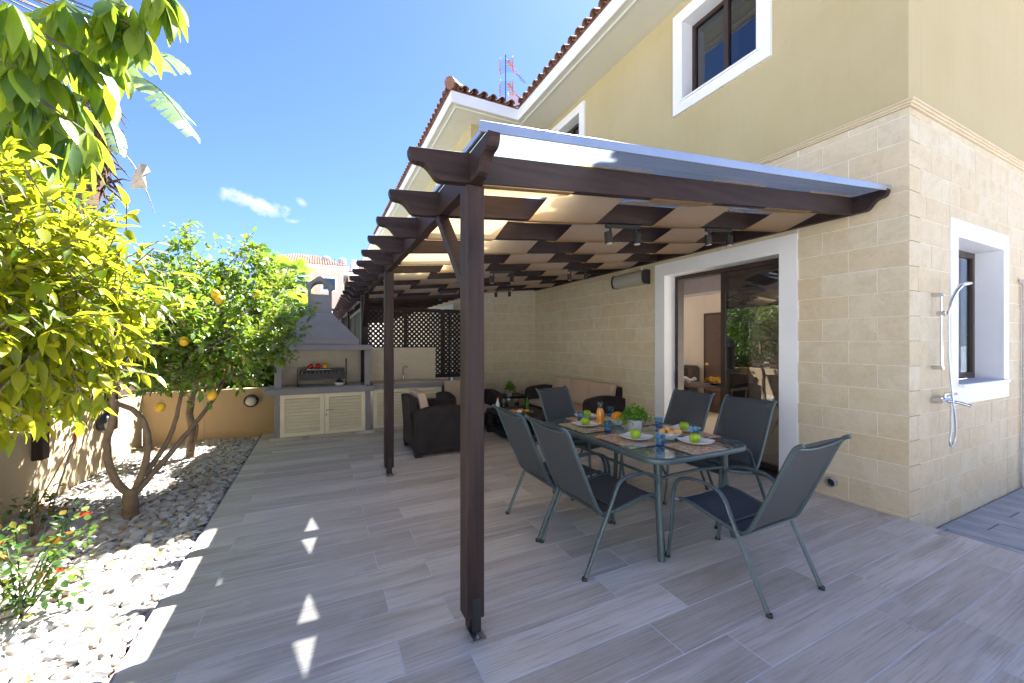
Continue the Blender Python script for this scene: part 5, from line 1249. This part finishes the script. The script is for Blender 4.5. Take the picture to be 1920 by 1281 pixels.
# plants in pots -----------------------------------------------------------------------------
def pot_plant(loc, r, h, blobr, n, llen, lab, trail=False):
    t = thing('potted_plant', lab, 'plant', loc)
    part('pot', MB().lathe([(0, 0), (r * .78, 0), (r * .8, .004), (r, h), (r * .93, h), (r * .9, h * .85), (0, h * .85)], 26), 'grey_pot', t, local=True, smooth=40)
    lv = []; mb = MB()
    for _ in range(n):
        u = rnd_unit(); u.z = abs(u.z) * 1.1 - (.25 if trail else 0); p = Vector((u.x * blobr[0], u.y * blobr[1], h + .01 + u.z * blobr[2])) * 1.0; p = Vector((u.x * blobr[0] * random.uniform(.4, 1), u.y * blobr[1] * random.uniform(.4, 1), h + .01 + u.z * blobr[2] * random.uniform(.5, 1)))
        mb.tube(smooth_path([(0, 0, h * .85), (p.x * .4, p.y * .4, h + (p.z - h) * .8), p], 2), .0012, 4, caps=False)
        for _ in range(6): d = rnd_unit(); lv.append((Vector(loc) + p + d * llen * .5, (d + Vector((0, 0, .2))).normalized(), Vector((0, 0, 1)) + rnd_unit() * .5, llen * random.uniform(.7, 1.2)))
    part('stem', mb, 'pot_leaf', t, local=True, stuff=True); build_leaves(t, lv, leaf_base(.75, .2, .1, 3), 'pot_leaf', 120)
pot_plant((2.50, 2.66, ZT + .001), .068, .105, (.15, .15, .14), 90, .026, 'bushy green plant in a pale grey pot on the dining table', True)

# ================================================================== rattan lounge furniture
def lounge(name, label, cat, loc, rotz, width, nc, group=None):
    t = thing(name, label, cat, loc, rotz, group); hw = width / 2; D0, D1 = -.38, .40; at = .115
    arch = [(D0, .05), (D1, .05), (D1, .54), (D1 - .015, .585)] + [(D1 - .05 - .60 * k / 8, .60 + .062 * math.sin(math.pi * (.10 + .72 * k / 8))) for k in range(9)] + [(D0, .60)]
    for s in (-1, 1):
        y0, y1 = (hw - at, hw) if s > 0 else (-hw, -hw + at)
        part('armrest', MB().prism(arch, 1, y0, y1), 'dark_rattan', t, local=True, bev=.012)
        part('foot', MB().box(D0 + .01, D0 + .10, y0 + .005, y1 - .005, 0, .05).box(D1 - .10, D1 - .01, y0 + .005, y1 - .005, 0, .05), 'dark_rattan', t, local=True)
    part('back', MB().add([(D0 + .0, -hw + at, .08), (D0 + .14, -hw + at, .08), (D0 + .06, -hw + at, .77), (D0 - .05, -hw + at, .77), (D0 + .0, hw - at, .08), (D0 + .14, hw - at, .08), (D0 + .06, hw - at, .77), (D0 - .05, hw - at, .77)],
         [(0, 1, 2, 3), (7, 6, 5, 4), (0, 4, 5, 1), (1, 5, 6, 2), (2, 6, 7, 3), (3, 7, 4, 0)]), 'dark_rattan', t, local=True, bev=.012)
    part('seat_base', MB().box(D0 + .14, D1 - .01, -hw + at, hw - at, .10, .30), 'dark_rattan', t, local=True, bev=.01)
    cw = (width - 2 * at) / nc
    for i in range(nc):
        y0 = -hw + at + i * cw + .006; y1 = y0 + cw - .012
        def cushion(nm, vs):
            me = part(nm, MB().add(vs, [(0, 3, 2, 1), (4, 5, 6, 7), (0, 1, 5, 4), (1, 2, 6, 5), (2, 3, 7, 6), (3, 0, 4, 7)]), 'cushion_fabric', t, local=True, bev=.018); me.data.shade_smooth(); me.data.set_sharp_from_angle(angle=R(55))
            mdf = me.modifiers.new('soft', 'BEVEL'); mdf.width = .012; mdf.segments = 2
        cushion('seat_cushion', [(-.22, y0, .302), (.385, y0, .302), (.385, y1, .302), (-.22, y1, .302), (-.22, y0, .40), (.385, y0, .395), (.385, y1, .395), (-.22, y1, .40)])
        cushion('back_cushion', [(-.235, y0, .402), (-.105, y0, .402), (-.105, y1, .402), (-.235, y1, .402), (-.315, y0, .82), (-.205, y0, .83), (-.205, y1, .83), (-.315, y1, .82)])
    return t
lounge('armchair', 'dark rattan armchair seen from its side, in front of the sink unit', 'armchair', (1.50, 5.56, 0), 0, .80, 1, 'dark rattan armchairs with beige cushions')
lounge('armchair', 'dark rattan armchair against the lattice, partly behind the front post', 'armchair', (2.38, 6.62, 0), R(-88), .96, 1, 'dark rattan armchairs with beige cushions')
lounge('sofa', 'three seat dark rattan sofa with beige cushions against the stone wall', 'sofa', (4.08, 5.95, 0), R(180), 2.02, 3)
t = thing('coffee_table', 'low dark rattan coffee table with open shelf in front of the sofa', 'coffee table', (2.93, 5.7, 0))
part('top', MB().box(-.38, .38, -.52, .52, .34, .40), 'dark_rattan', t, local=True, bev=.012)
for sx_ in (-1, 1):
    for sy_ in (-1, 1): part('leg', MB().box(sx_ * .335 - .04, sx_ * .335 + .04, sy_ * .475 - .04, sy_ * .475 + .04, 0, .339), 'dark_rattan', t, local=True, bev=.006)
part('shelf', MB().box(-.295, .295, -.51, .51, .07, .12).box(-.37, -.296, -.434, .434, .06, .13).box(.296, .37, -.434, .434, .06, .13), 'dark_rattan', t, local=True)
t = thing('side_table', 'small square dark rattan side table in the wall corner', 'side table', (3.62, 7.42, 0))
part('top', MB().box(-.28, .28, -.28, .28, .37, .42), 'dark_rattan', t, local=True, bev=.01)
for sx_ in (-1, 1):
    for sy_ in (-1, 1): part('leg', MB().box(sx_ * .24 - .035, sx_ * .24 + .035, sy_ * .24 - .035, sy_ * .24 + .035, 0, .369), 'dark_rattan', t, local=True)
pot_plant((3.47, 7.23, .421), .062, .11, (.10, .10, .15), 40, .05, 'small green plant in a grey pot on the corner side table')
# food on the coffee table
ZC = .401
single('platter', MB().lathe([(0, .004), (.11, .0), (.15, .01), (.215, .03), (.212, .033), (.14, .015), (0, .010)], 30, (2.83, 5.50, ZC)), 'clear_glass', 'large glass platter of snacks on the coffee table', 'platter', smooth=50)
for i, (dx, dy, m_, lab) in enumerate(((-.10, .04, 'bread', 'pale biscuit on the left of the glass platter'), (-.03, -.02, 'porcelain', 'white cheese on the glass platter'), (.10, -.03, 'melon_orange', 'pile of orange crisps on the right of the glass platter'), (.05, .07, 'bread', 'golden pastry at the back of the glass platter'), (-.05, .10, 'pepper_red', 'small red tomato on the glass platter'))):
    single('snack', MB().lathe([(0, 0), (.04, .004), (.05, .02), (.035, .04), (0, .048)], 10, (2.83 + dx, 5.50 + dy, ZC + .014)), m_, lab, 'snack', smooth=60)
for i, (x, y, lab) in enumerate(((2.72, 5.86, 'left wine glass on the coffee table'), (2.84, 5.95, 'middle wine glass on the coffee table'), (2.96, 5.88, 'right wine glass on the coffee table'), (2.90, 6.08, 'rear wine glass on the coffee table'))):
    single('wine_glass', MB().lathe([(0, 0), (.034, 0), (.034, .003), (.004, .008), (.004, .08), (.02, .095), (.038, .13), (.034, .18), (.033, .18), (.037, .13), (.018, .096), (0, .088)], 18, (x, y, ZC)), 'clear_glass', lab, 'wine glass', smooth=50, group='wine glasses on the coffee table')
btl = single('bottle', MB().lathe([(0, 0), (.033, 0), (.034, .10), (.014, .14), (.014, .17), (0, .172)], 16, (2.66, 5.98, ZC)), 'porcelain', 'white bottle with a red cap on the coffee table', 'bottle', smooth=50)
part('cap', MB().lathe([(0, 0), (.017, 0), (.017, .025), (0, .027)], 14, (2.66, 5.98, ZC + .1735)), 'red_plastic', btl)
single('green_bottle', MB().lathe([(0, 0), (.03, 0), (.03, .12), (.012, .16), (.012, .20), (0, .2)], 16, (3.07, 5.72, ZC)), 'pot_leaf', 'green bottle at the right of the coffee table', 'bottle', smooth=50)

# ================================================================== fittings on the house
t = thing('patio_heater', 'long grey infrared heater with black ends high on the stone wall', 'heater', (EX - .08, 4.76, 2.47))
def hp(s): return [(EX - .12 + .05 * math.cos(a) * 1.0 - .0, 2.49 + .10 * math.sin(a)) for a in [R(90 + 180 * k / 8) for k in range(9)]] + [(EX - .03, 2.39), (EX - .03, 2.59)]
part('body', MB().prism(hp(0), 1, 4.45, 5.10), 'heater_grille', t, smooth=40)
for y in (4.42, 5.1005): part('end_cap', MB().prism([(x + (-.008 if x < EX - .06 else 0), 2.49 + (z - 2.49) * 1.06) for x, z in hp(0)], 1, y, y + .0295), 'black_metal', t)
part('bracket', MB().box(EX - .03, EX - .004, 4.6, 4.64, 2.42, 2.56).box(EX - .03, EX - .004, 4.9, 4.94, 2.42, 2.56), 'black_metal', t)
part('cable', MB().tube([(EX - .008, 4.62, 2.56), (EX - .008, 4.62, 2.66)], .012, 8), 'pvc', t)
t = thing('drain_pipe_end', 'short grey pipe stub sticking out low in the stone wall', 'pipe', (EX - .02, 2.095, .115))
n = 18; mb = MB(); rr = [(EX + .01, .046), (EX - .045, .046), (EX - .047, .044), (EX - .047, .039), (EX + .0, .039)]
vs = [(x, 2.095 + r * math.cos(2 * math.pi * j / n), .147 + r * math.sin(2 * math.pi * j / n)) for x, r in rr for j in range(n)]
mb.add(vs, [(i * n + j, i * n + (j + 1) % n, (i + 1) * n + (j + 1) % n, (i + 1) * n + j) for i in range(4) for j in range(n)]); part('pipe', mb, 'grey_pvc', t, smooth=40)
part('bore_shade', MB().tube([(EX - .003, 2.095, .147), (EX - .001, 2.095, .147)], .0385, 16), 'black_metal', t)  # black disc standing in for the shade inside the pipe
# shower set
SX = 4.93
t = thing('outdoor_shower', 'chrome hand shower on a rail with mixer and hanging hose on the end wall', 'shower', (SX, EY - .03, .6))
part('rail', MB().tube([(SX, 1.475, 1.27), (SX, 1.475, 1.94)], .011, 10), 'chrome', t, smooth=50)
for z in (1.28, 1.925): part('bracket', MB().tube([(SX, EY, z), (SX, 1.462, z)], .017, 12), 'chrome', t, smooth=50)
part('slider', MB().tube([(SX - .01, 1.44, 1.76), (SX + .01, 1.50, 1.76)], .021, 12), 'chrome', t, smooth=50)
part('hand_shower', MB().tube(smooth_path([(SX + .005, 1.43, 1.74), (SX + .02, 1.42, 1.85), (SX + .06, 1.40, 1.95), (SX + .11, 1.385, 2.0)], 4), [.012] * 8 + [.014] * 5, 10), 'chrome', t, smooth=50)
hd = Vector((.05, -.12, -.55)).normalized(); hc = Vector((SX + .15, 1.375, 2.01))
part('shower_head', MB().tube([hc - hd * .018, hc - hd * .006, hc + hd * .010], [.022, .046, .043], 18), 'aluminium', t, smooth=40)
part('mixer', MB().tube([(4.90, EY - .06, .99), (5.12, EY - .06, .99)], .021, 12).tube([(4.93, EY, .99), (4.93, EY - .065, .99)], .027, 12).tube([(5.08, EY, .99), (5.08, EY - .065, .99)], .027, 12), 'chrome', t, smooth=50)
part('spout', MB().tube([(5.02, EY - .07, .985), (5.03, EY - .15, .975), (5.04, EY - .21, .955)], [.016, .014, .012], 10), 'chrome', t, smooth=50)
part('lever', MB().tube([(5.01, EY - .06, 1.01), (5.01, EY - .06, 1.045), (5.03, EY - .13, 1.055)], [.018, .016, .008], 10), 'chrome', t, smooth=50)
part('hose', MB().tube(smooth_path([(SX + .006, 1.43, 1.73), (SX + .012, 1.43, 1.4), (SX + .02, 1.41, 1.0), (SX + .07, 1.41, .80), (SX + .10, 1.42, .66), (SX + .06, 1.43, .595), (SX + .02, 1.43, .64), (SX + .06, 1.43, .78), (SX + .09, 1.44, .97)], 8), .0075, 8), 'aluminium', t, smooth=50)
t = thing('standpipe', 'thin white water pipe running up the end wall at the right edge', 'pipe', (7.25, EY - .03, -.17))
part('pipe', MB().tube(smooth_path([(7.28, EY - .03, -.17), (7.25, EY - .03, .05), (7.28, EY - .03, .5), (7.29, EY - .03, 1.3), (7.28, EY - .03, 2.12), (7.27, EY - .03, 2.18), (7.24, EY - .03, 2.21), (7.20, EY - .03, 2.20)], 4), .02, 10), 'pvc', t, smooth=50)
for z in (.3, 1.2, 1.9): part('clip', MB().box(7.25, 7.31, EY - .055, EY - .0005, z, z + .02), 'pvc', t)
# indoors: console, flowers, ornament, settee
t = thing('console_table', 'dark wooden console table standing inside the open doorway', 'console table', (5.55, 4.55, .02))
part('top', MB().box(5.35, 5.75, 3.75, 5.2, .80, .84), 'inner_door_wood', t, bev=.004)
for x in (5.39, 5.71):
    for y in (3.79, 5.16): part('leg', MB().box(x - .025, x + .025, y - .025, y + .025, .02, .799), 'inner_door_wood', t)
fl = thing('flower_arrangement', 'yellow orange flowers in a low bowl on the indoor console', 'flowers', (5.55, 4.15, .841)); mb = MB()
for _ in range(60): p = Vector((5.55 + random.uniform(-.1, .1), 4.15 + random.uniform(-.16, .16), .88 + random.uniform(0, .07))); mb.tube([p, p + Vector((0, 0, .02))], [.006, .022], 7)
part('blooms', mb, 'gold_flower', fl, stuff=True); part('dish', MB().lathe([(0, 0), (.06, 0), (.11, .03), (.10, .03), (0, .01)], 18, (5.55, 4.15, .841)), 'black_metal', fl)
od = thing('shell_ornament', 'pale coral ornament on the indoor console beside the flowers', 'ornament', (5.5, 4.62, .841)); mb = MB()
for _ in range(16): p = Vector((5.5 + random.uniform(-.07, .07), 4.62 + random.uniform(-.1, .1), .86 + random.uniform(0, .05))); mb.lathe([(0, -.03), (.03, -.01), (.034, .012), (0, .035)], 8, p)
part('coral', mb, 'pale_ornament', od, smooth=60)
t = thing('settee', 'dark brown settee against the indoor wall', 'settee', (6.9, 6.7, .02)); part('seat', MB().box(6.5, 7.5, 6.0, 7.7, .021, .48), 'dark_sofa', t, bev=.03); part('back', MB().box(7.2, 7.55, 6.0, 7.7, .481, 1.0), 'dark_sofa', t, bev=.05)

# antenna and dish on the roof -----------------------------------------------------------------
ab = cpt(948, 195, 9.4)
t = thing('tv_antenna', 'roof television aerial with two orange edged grid reflectors', 'antenna', (ab.x, ab.y, 6.9))
part('mast', MB().tube([(ab.x, ab.y, 6.85), (ab.x, ab.y, cpt(948, 103, 9.4).z)], .012, 8), 'antenna_wire', t)
for v_ in (107, 149):
    zc = cpt(948, v_, 9.4).z; S = Vector((.80, -.60, 0)); Fd = Vector((.60, .80, 0))
    for sg in (-1, 1):
        for lo_, hi_, dz0, dz1 in ((0, 1, .0, -.30), ):
            for kk in range(9):
                z = zc - .03 - kk * .038; w_ = .20
                part('rod', MB().tube([Vector((ab.x, ab.y, z)) + Fd * .02, Vector((ab.x, ab.y, z)) + S * sg * w_ * .8 + Fd * .06], .0045, 4), 'antenna_wire', t)
        a = Vector((ab.x, ab.y, zc - .02)) + S * sg * .16 + Fd * .06; part('edge_strip', MB().tube([a, a + Vector((0, 0, -.31)) + Fd * .05], .014, 6), 'orange_plastic', t)
        a = Vector((ab.x, ab.y, zc + .02)) + S * sg * .15 + Fd * .06; part('edge_strip', MB().tube([a, a + Vector((0, 0, .10)) + Fd * .10], .006, 6), 'antenna_wire', t)
    b_ = Vector((ab.x, ab.y, zc - .03)); boom = S * .55 + Fd * .9 + Vector((0, 0, -.38)); boom = boom.normalized()
    part('boom', MB().tube([b_, b_ + boom * .75], .007, 6), 'antenna_wire', t)
    part('dipole', MB().tube([b_ + boom * .10 + Vector((0, 0, .03)), b_ + boom * .22 + Vector((0, 0, -.03))], [.035, .03], 8), 'orange_plastic', t)
    for kk in range(7): q = b_ + boom * (.3 + .065 * kk); part('director', MB().tube([q - S * .07 + Vector((0, 0, .04)), q + S * .07 - Vector((0, 0, .04))], .007, 4), 'orange_plastic' if kk < 3 else 'antenna_wire', t)
dc = cpt(968, 190, 9.9)
t = thing('satellite_dish', 'white satellite dish low behind the roof valley', 'satellite dish', (dc.x, dc.y, 6.9))
n = 20; mb = MB(); nd = Vector((.3, -.75, .35)).normalized(); ux = nd.cross(Vector((0, 0, 1))).normalized(); uz = ux.cross(nd)
rings = [(.30, .0), (.22, -.045), (.13, -.075), (.001, -.085)]; vs = [dc + ux * r * math.cos(2 * math.pi * j / n) + uz * r * math.sin(2 * math.pi * j / n) + nd * z for r, z in rings for j in range(n)]
mb.add(vs, [(i * n + j, i * n + (j + 1) % n, (i + 1) * n + (j + 1) % n, (i + 1) * n + j) for i in range(3) for j in range(n)]); part('reflector', mb, 'dish_white', t, thick=.008, smooth=60)
part('pole', MB().tube([dc - nd * .1, dc - nd * .16 + Vector((0, 0, -.6))], .02, 8), 'galvanised', t)

# ================================================================== far house, palms, trees
FH = thing('far_house', 'pink beige three storey house with orange tiled roof in the distance', 'house', (-1.2, 45, -.3))
ZE = 9.1
def far_block(x0, x1, y, ze, wins, depth=9):
    part('wall', MB().box(x0, x1, y, y + depth, -.3, ze), 'far_render', FH)
    part('fascia', MB().box(x0 - .5, x1 + .5, y - .5, y + depth + .5, ze, ze + .32), 'white_paint', FH)
    zr = ze + .33; hgt = 1.75; xm0, xm1 = x0 + min(2.6, (x1 - x0) / 2.2), x1 - min(2.6, (x1 - x0) / 2.2)
    mb = MB().add([(x0 - .5, y - .5, zr), (x1 + .5, y - .5, zr), (x1 + .5, y + depth + .5, zr), (x0 - .5, y + depth + .5, zr), (xm0, y + 4.2, zr + hgt), (xm1, y + 4.2, zr + hgt)], [(0, 1, 5, 4), (1, 2, 5), (2, 3, 4, 5), (3, 0, 4), (0, 3, 2, 1)])
    rf = part('roof', mb, 'far_terracotta', FH)
    rr = MB()
    k = x0 - .45
    while k < x1 + .5:
        t_ = 1.0
        if k < xm0: t_ = (k - (x0 - .5)) / (xm0 - x0 + .5)
        if k > xm1: t_ = ((x1 + .5) - k) / (x1 + .5 - xm1)
        if t_ > .03: rr.tube([(k, y - .52, zr + .03), (k, y - .5 + 4.7 * t_, zr + hgt * t_ + .03)], .065, 6)
        k += .235
    part('tile_rolls', rr, 'far_terracotta', rf, stuff=True)
    for wx, wz in wins:
        w = part('window', frame_mb(1, y - .06, y - .001, wx - .78, wx + .78, wz - .8, wz + .8, .2), 'white_paint', FH)
        part('frame', frame_mb(1, y - .03, y - .002, wx - .575, wx + .575, wz - .595, wz + .595, .07), 'antenna_wire', w); part('pane', MB().box(wx - .5, wx + .5, y - .02, y - .01, wz - .52, wz + .52), 'window_glass', w); part('curtain', MB().box(wx - .5, wx, y - .008, y - .003, wz - .52, wz + .52), 'blind_fabric', w)
far_block(-5.0, 2.35, 45, ZE, [(1.0, 7.55), (-1.35, 7.55), (1.0, 4.2), (-1.35, 4.2), (1.9, 4.2)])
far_block(2.9, 9.5, 46.4, ZE - .3, [(5.5, 6.9), (7.9, 6.9)])
for i, (u, v, lab) in enumerate(((575, 486, 'left white water tank on the far roof'), (612, 487, 'middle white water tank on the far roof'), (642, 491, 'right white water tank on the far roof'), (664, 494, 'white water tank at the far right end of the far roof'))):
    p = cpt(u, v, 43); single('water_tank', MB().lathe([(0, -.9), (.45, -.9), (.45, .0), (.38, .22), (.2, .36), (0, .40)], 18, (p.x, p.y, p.z)), 'dish_white', lab, 'water tank', smooth=50, group='white water tanks on the far roof')
    fr_ = thing('tank_frame', 'thin metal frame by the ' + lab.replace(' water tank', ' tank'), 'frame', (p.x, p.y - .7, p.z - .9), 0, 'metal frames round the roof tanks')
    for dx in (-.8, -.4, 0, .4, .8): part('bar', MB().box(p.x + dx - .015, p.x + dx + .015, p.y - .72, p.y - .69, p.z - .9, p.z + .1), 'galvanised', fr_)
def fan_palm(base_, crownc, R_, nleaf, lab, mat='fan_palm_leaf', name='fan_palm'):
    t = thing(name, lab, 'palm', base_); part('trunk', MB().tube([base_, Vector(base_).lerp(Vector(crownc), .5), crownc], [.16, .13, .14], 10), 'palm_fibre', t, smooth=60)
    for k in range(nleaf):
        a = 2.4 * k; el = -.55 + 1.75 * (k + .5) / nleaf; d = Vector((math.cos(a) * math.cos(el), math.sin(a) * math.cos(el), math.sin(el))); c = Vector(crownc) + d * R_ * .5 + Vector((0, 0, .06 * R_))
        mb = MB().tube([crownc, c], .012, 5); sd = d.cross(Vector((0, 0, 1))).normalized(); up = sd.cross(d)
        for q in range(23):
            b = R(-95 + 190 * q / 22); f = (d * math.cos(b) + sd * math.sin(b)); L = R_ * .62 * (1 - .3 * abs(q - 11) / 11); wv = f.cross(up).normalized() * .026 * R_
            m1 = c + f * L * .55; e = c + f * L + Vector((0, 0, -.22 * L)); mb.add([c, m1 - wv, m1 + wv, e], [(0, 1, 2), (1, 3, 2)])
        part('frond', mb, mat, t)
    return t
p = cpt(545, 525, 15); fan_palm((p.x, p.y, -.3), p, 1.0, 22, 'bright green fan palm in front of the far house')
p = cpt(562, 590, 14); fan_palm((p.x, p.y, -.3), p, 1.0, 18, 'smaller fan palm below the far house windows')
p = cpt(483, 482, 30); fan_palm((p.x, p.y, -.3), p, 1.3, 22, 'distant spiky palm above the lemon tree', 'dark_leaf', 'distant_palm')
p = cpt(503, 500, 27); fan_palm((p.x, p.y, -.3), p, 1.1, 22, 'second distant palm left of the far roof', 'dark_leaf', 'distant_palm')
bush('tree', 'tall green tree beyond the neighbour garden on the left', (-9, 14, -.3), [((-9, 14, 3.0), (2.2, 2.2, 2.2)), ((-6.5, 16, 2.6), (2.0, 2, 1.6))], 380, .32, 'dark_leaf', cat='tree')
bush('tree', 'round green tree between the palms and the barbecue', (-3.6, 17, -.3), [((-3.6, 17, 2.6), (1.7, 1.5, 1.7)), ((-1.2, 15, 1.6), (1.2, 1.2, 1.4))], 380, .24, 'fan_palm_leaf', cat='tree')
# side stepping cameras: low boundary hedge behind the viewer's left
bush('hedge', 'dark hedge along the left boundary near the camera', (-3.0, 1.0, -.3), [((-2.95, .6, 1.2), (.35, 1.2, .9)), ((-2.95, -1.6, 1.2), (.35, 1.2, .9)), ((-2.9, 2.7, 1.3), (.35, 1.0, .9))], 300, .11, 'dark_leaf', cat='hedge')


# ------------------------------------------------------------------ unseen houses added beside and behind the viewer to bounce sunlight into the shade
def add_bounce_house(label, axis, c, u0, u1, h, sgn, name='bounce_house'):
    loc = ((u0 + u1) / 2, c, -.3) if axis == 1 else (c, (u0 + u1) / 2, -.3)
    NB = thing(name, label, 'house', loc); WM = 'pale_plaster' if axis == 0 else 'grey_render'
    xs = [u0 + 1.5 + 3.6 * k for k in range(int((u1 - u0 - 2) / 3.6) + 1)]
    wins = [(x, x + 1.3, z, z + 1.4) for x in xs if x + 1.5 < u1 for z in (.9, 4.1)]
    c2 = c - sgn * .3; lo, hi = min(c, c2), max(c, c2)
    mb = MB()
    for a, b, p, q in rects(u0, u1, -.3, h, wins):
        if axis == 1: mb.box(a, b, lo, hi, p, q)
        else: mb.box(lo, hi, a, b, p, q)
    part('wall', mb, WM, NB)
    e = c - sgn * 8; l2, h2 = min(c2 - sgn * .001, e), max(c2 - sgn * .001, e)
    for a, b in ((u0, u0 + .3), (u1 - .3, u1)):
        part('wall', MB().box(a, b, l2, h2, -.3, h) if axis == 1 else MB().box(l2, h2, a, b, -.3, h), 'pale_plaster', NB)
    for x, x2, z, z2 in wins:
        f0, f1 = sorted((c - sgn * .2, c - sgn * .14))
        part('window', frame_mb(axis, f0, f1, x, x2, z, z2, .07), 'bronze_aluminium', NB)
        f0, f1 = sorted((c - sgn * .18, c - sgn * .17))
        part('pane', MB().box(x + .07, x2 - .07, f0, f1, z + .07, z2 - .07) if axis == 1 else MB().box(f0, f1, x + .07, x2 - .07, z + .07, z2 - .07), 'window_glass', NB)
    mb = MB(); A_, B_ = c + sgn * .6, c - sgn * 8.6; mid = (A_ + B_) / 2
    mb.prism([(A_, h + .001), (B_, h + .001), (mid, h + 1.7)], 1 - axis, u0 - .6, u1 + .6) if axis == 0 else mb.prism([(A_, h + .001), (B_, h + .001), (mid, h + 1.7)], 0, u0 - .6, u1 + .6)
    part('roof', mb, 'far_terracotta', NB)
add_bounce_house('unseen house added behind the viewer to bounce sunlight', 1, -9.0, -5, 16, 6.4, 1)
add_bounce_house('unseen pale house added on the left to bounce sunlight', 0, -10.0, -12, 1.5, 6.4, 1)
add_bounce_house('second unseen pale house added on the left to bounce sunlight', 0, -10.0, 3.0, 14.5, 6.4, 1)
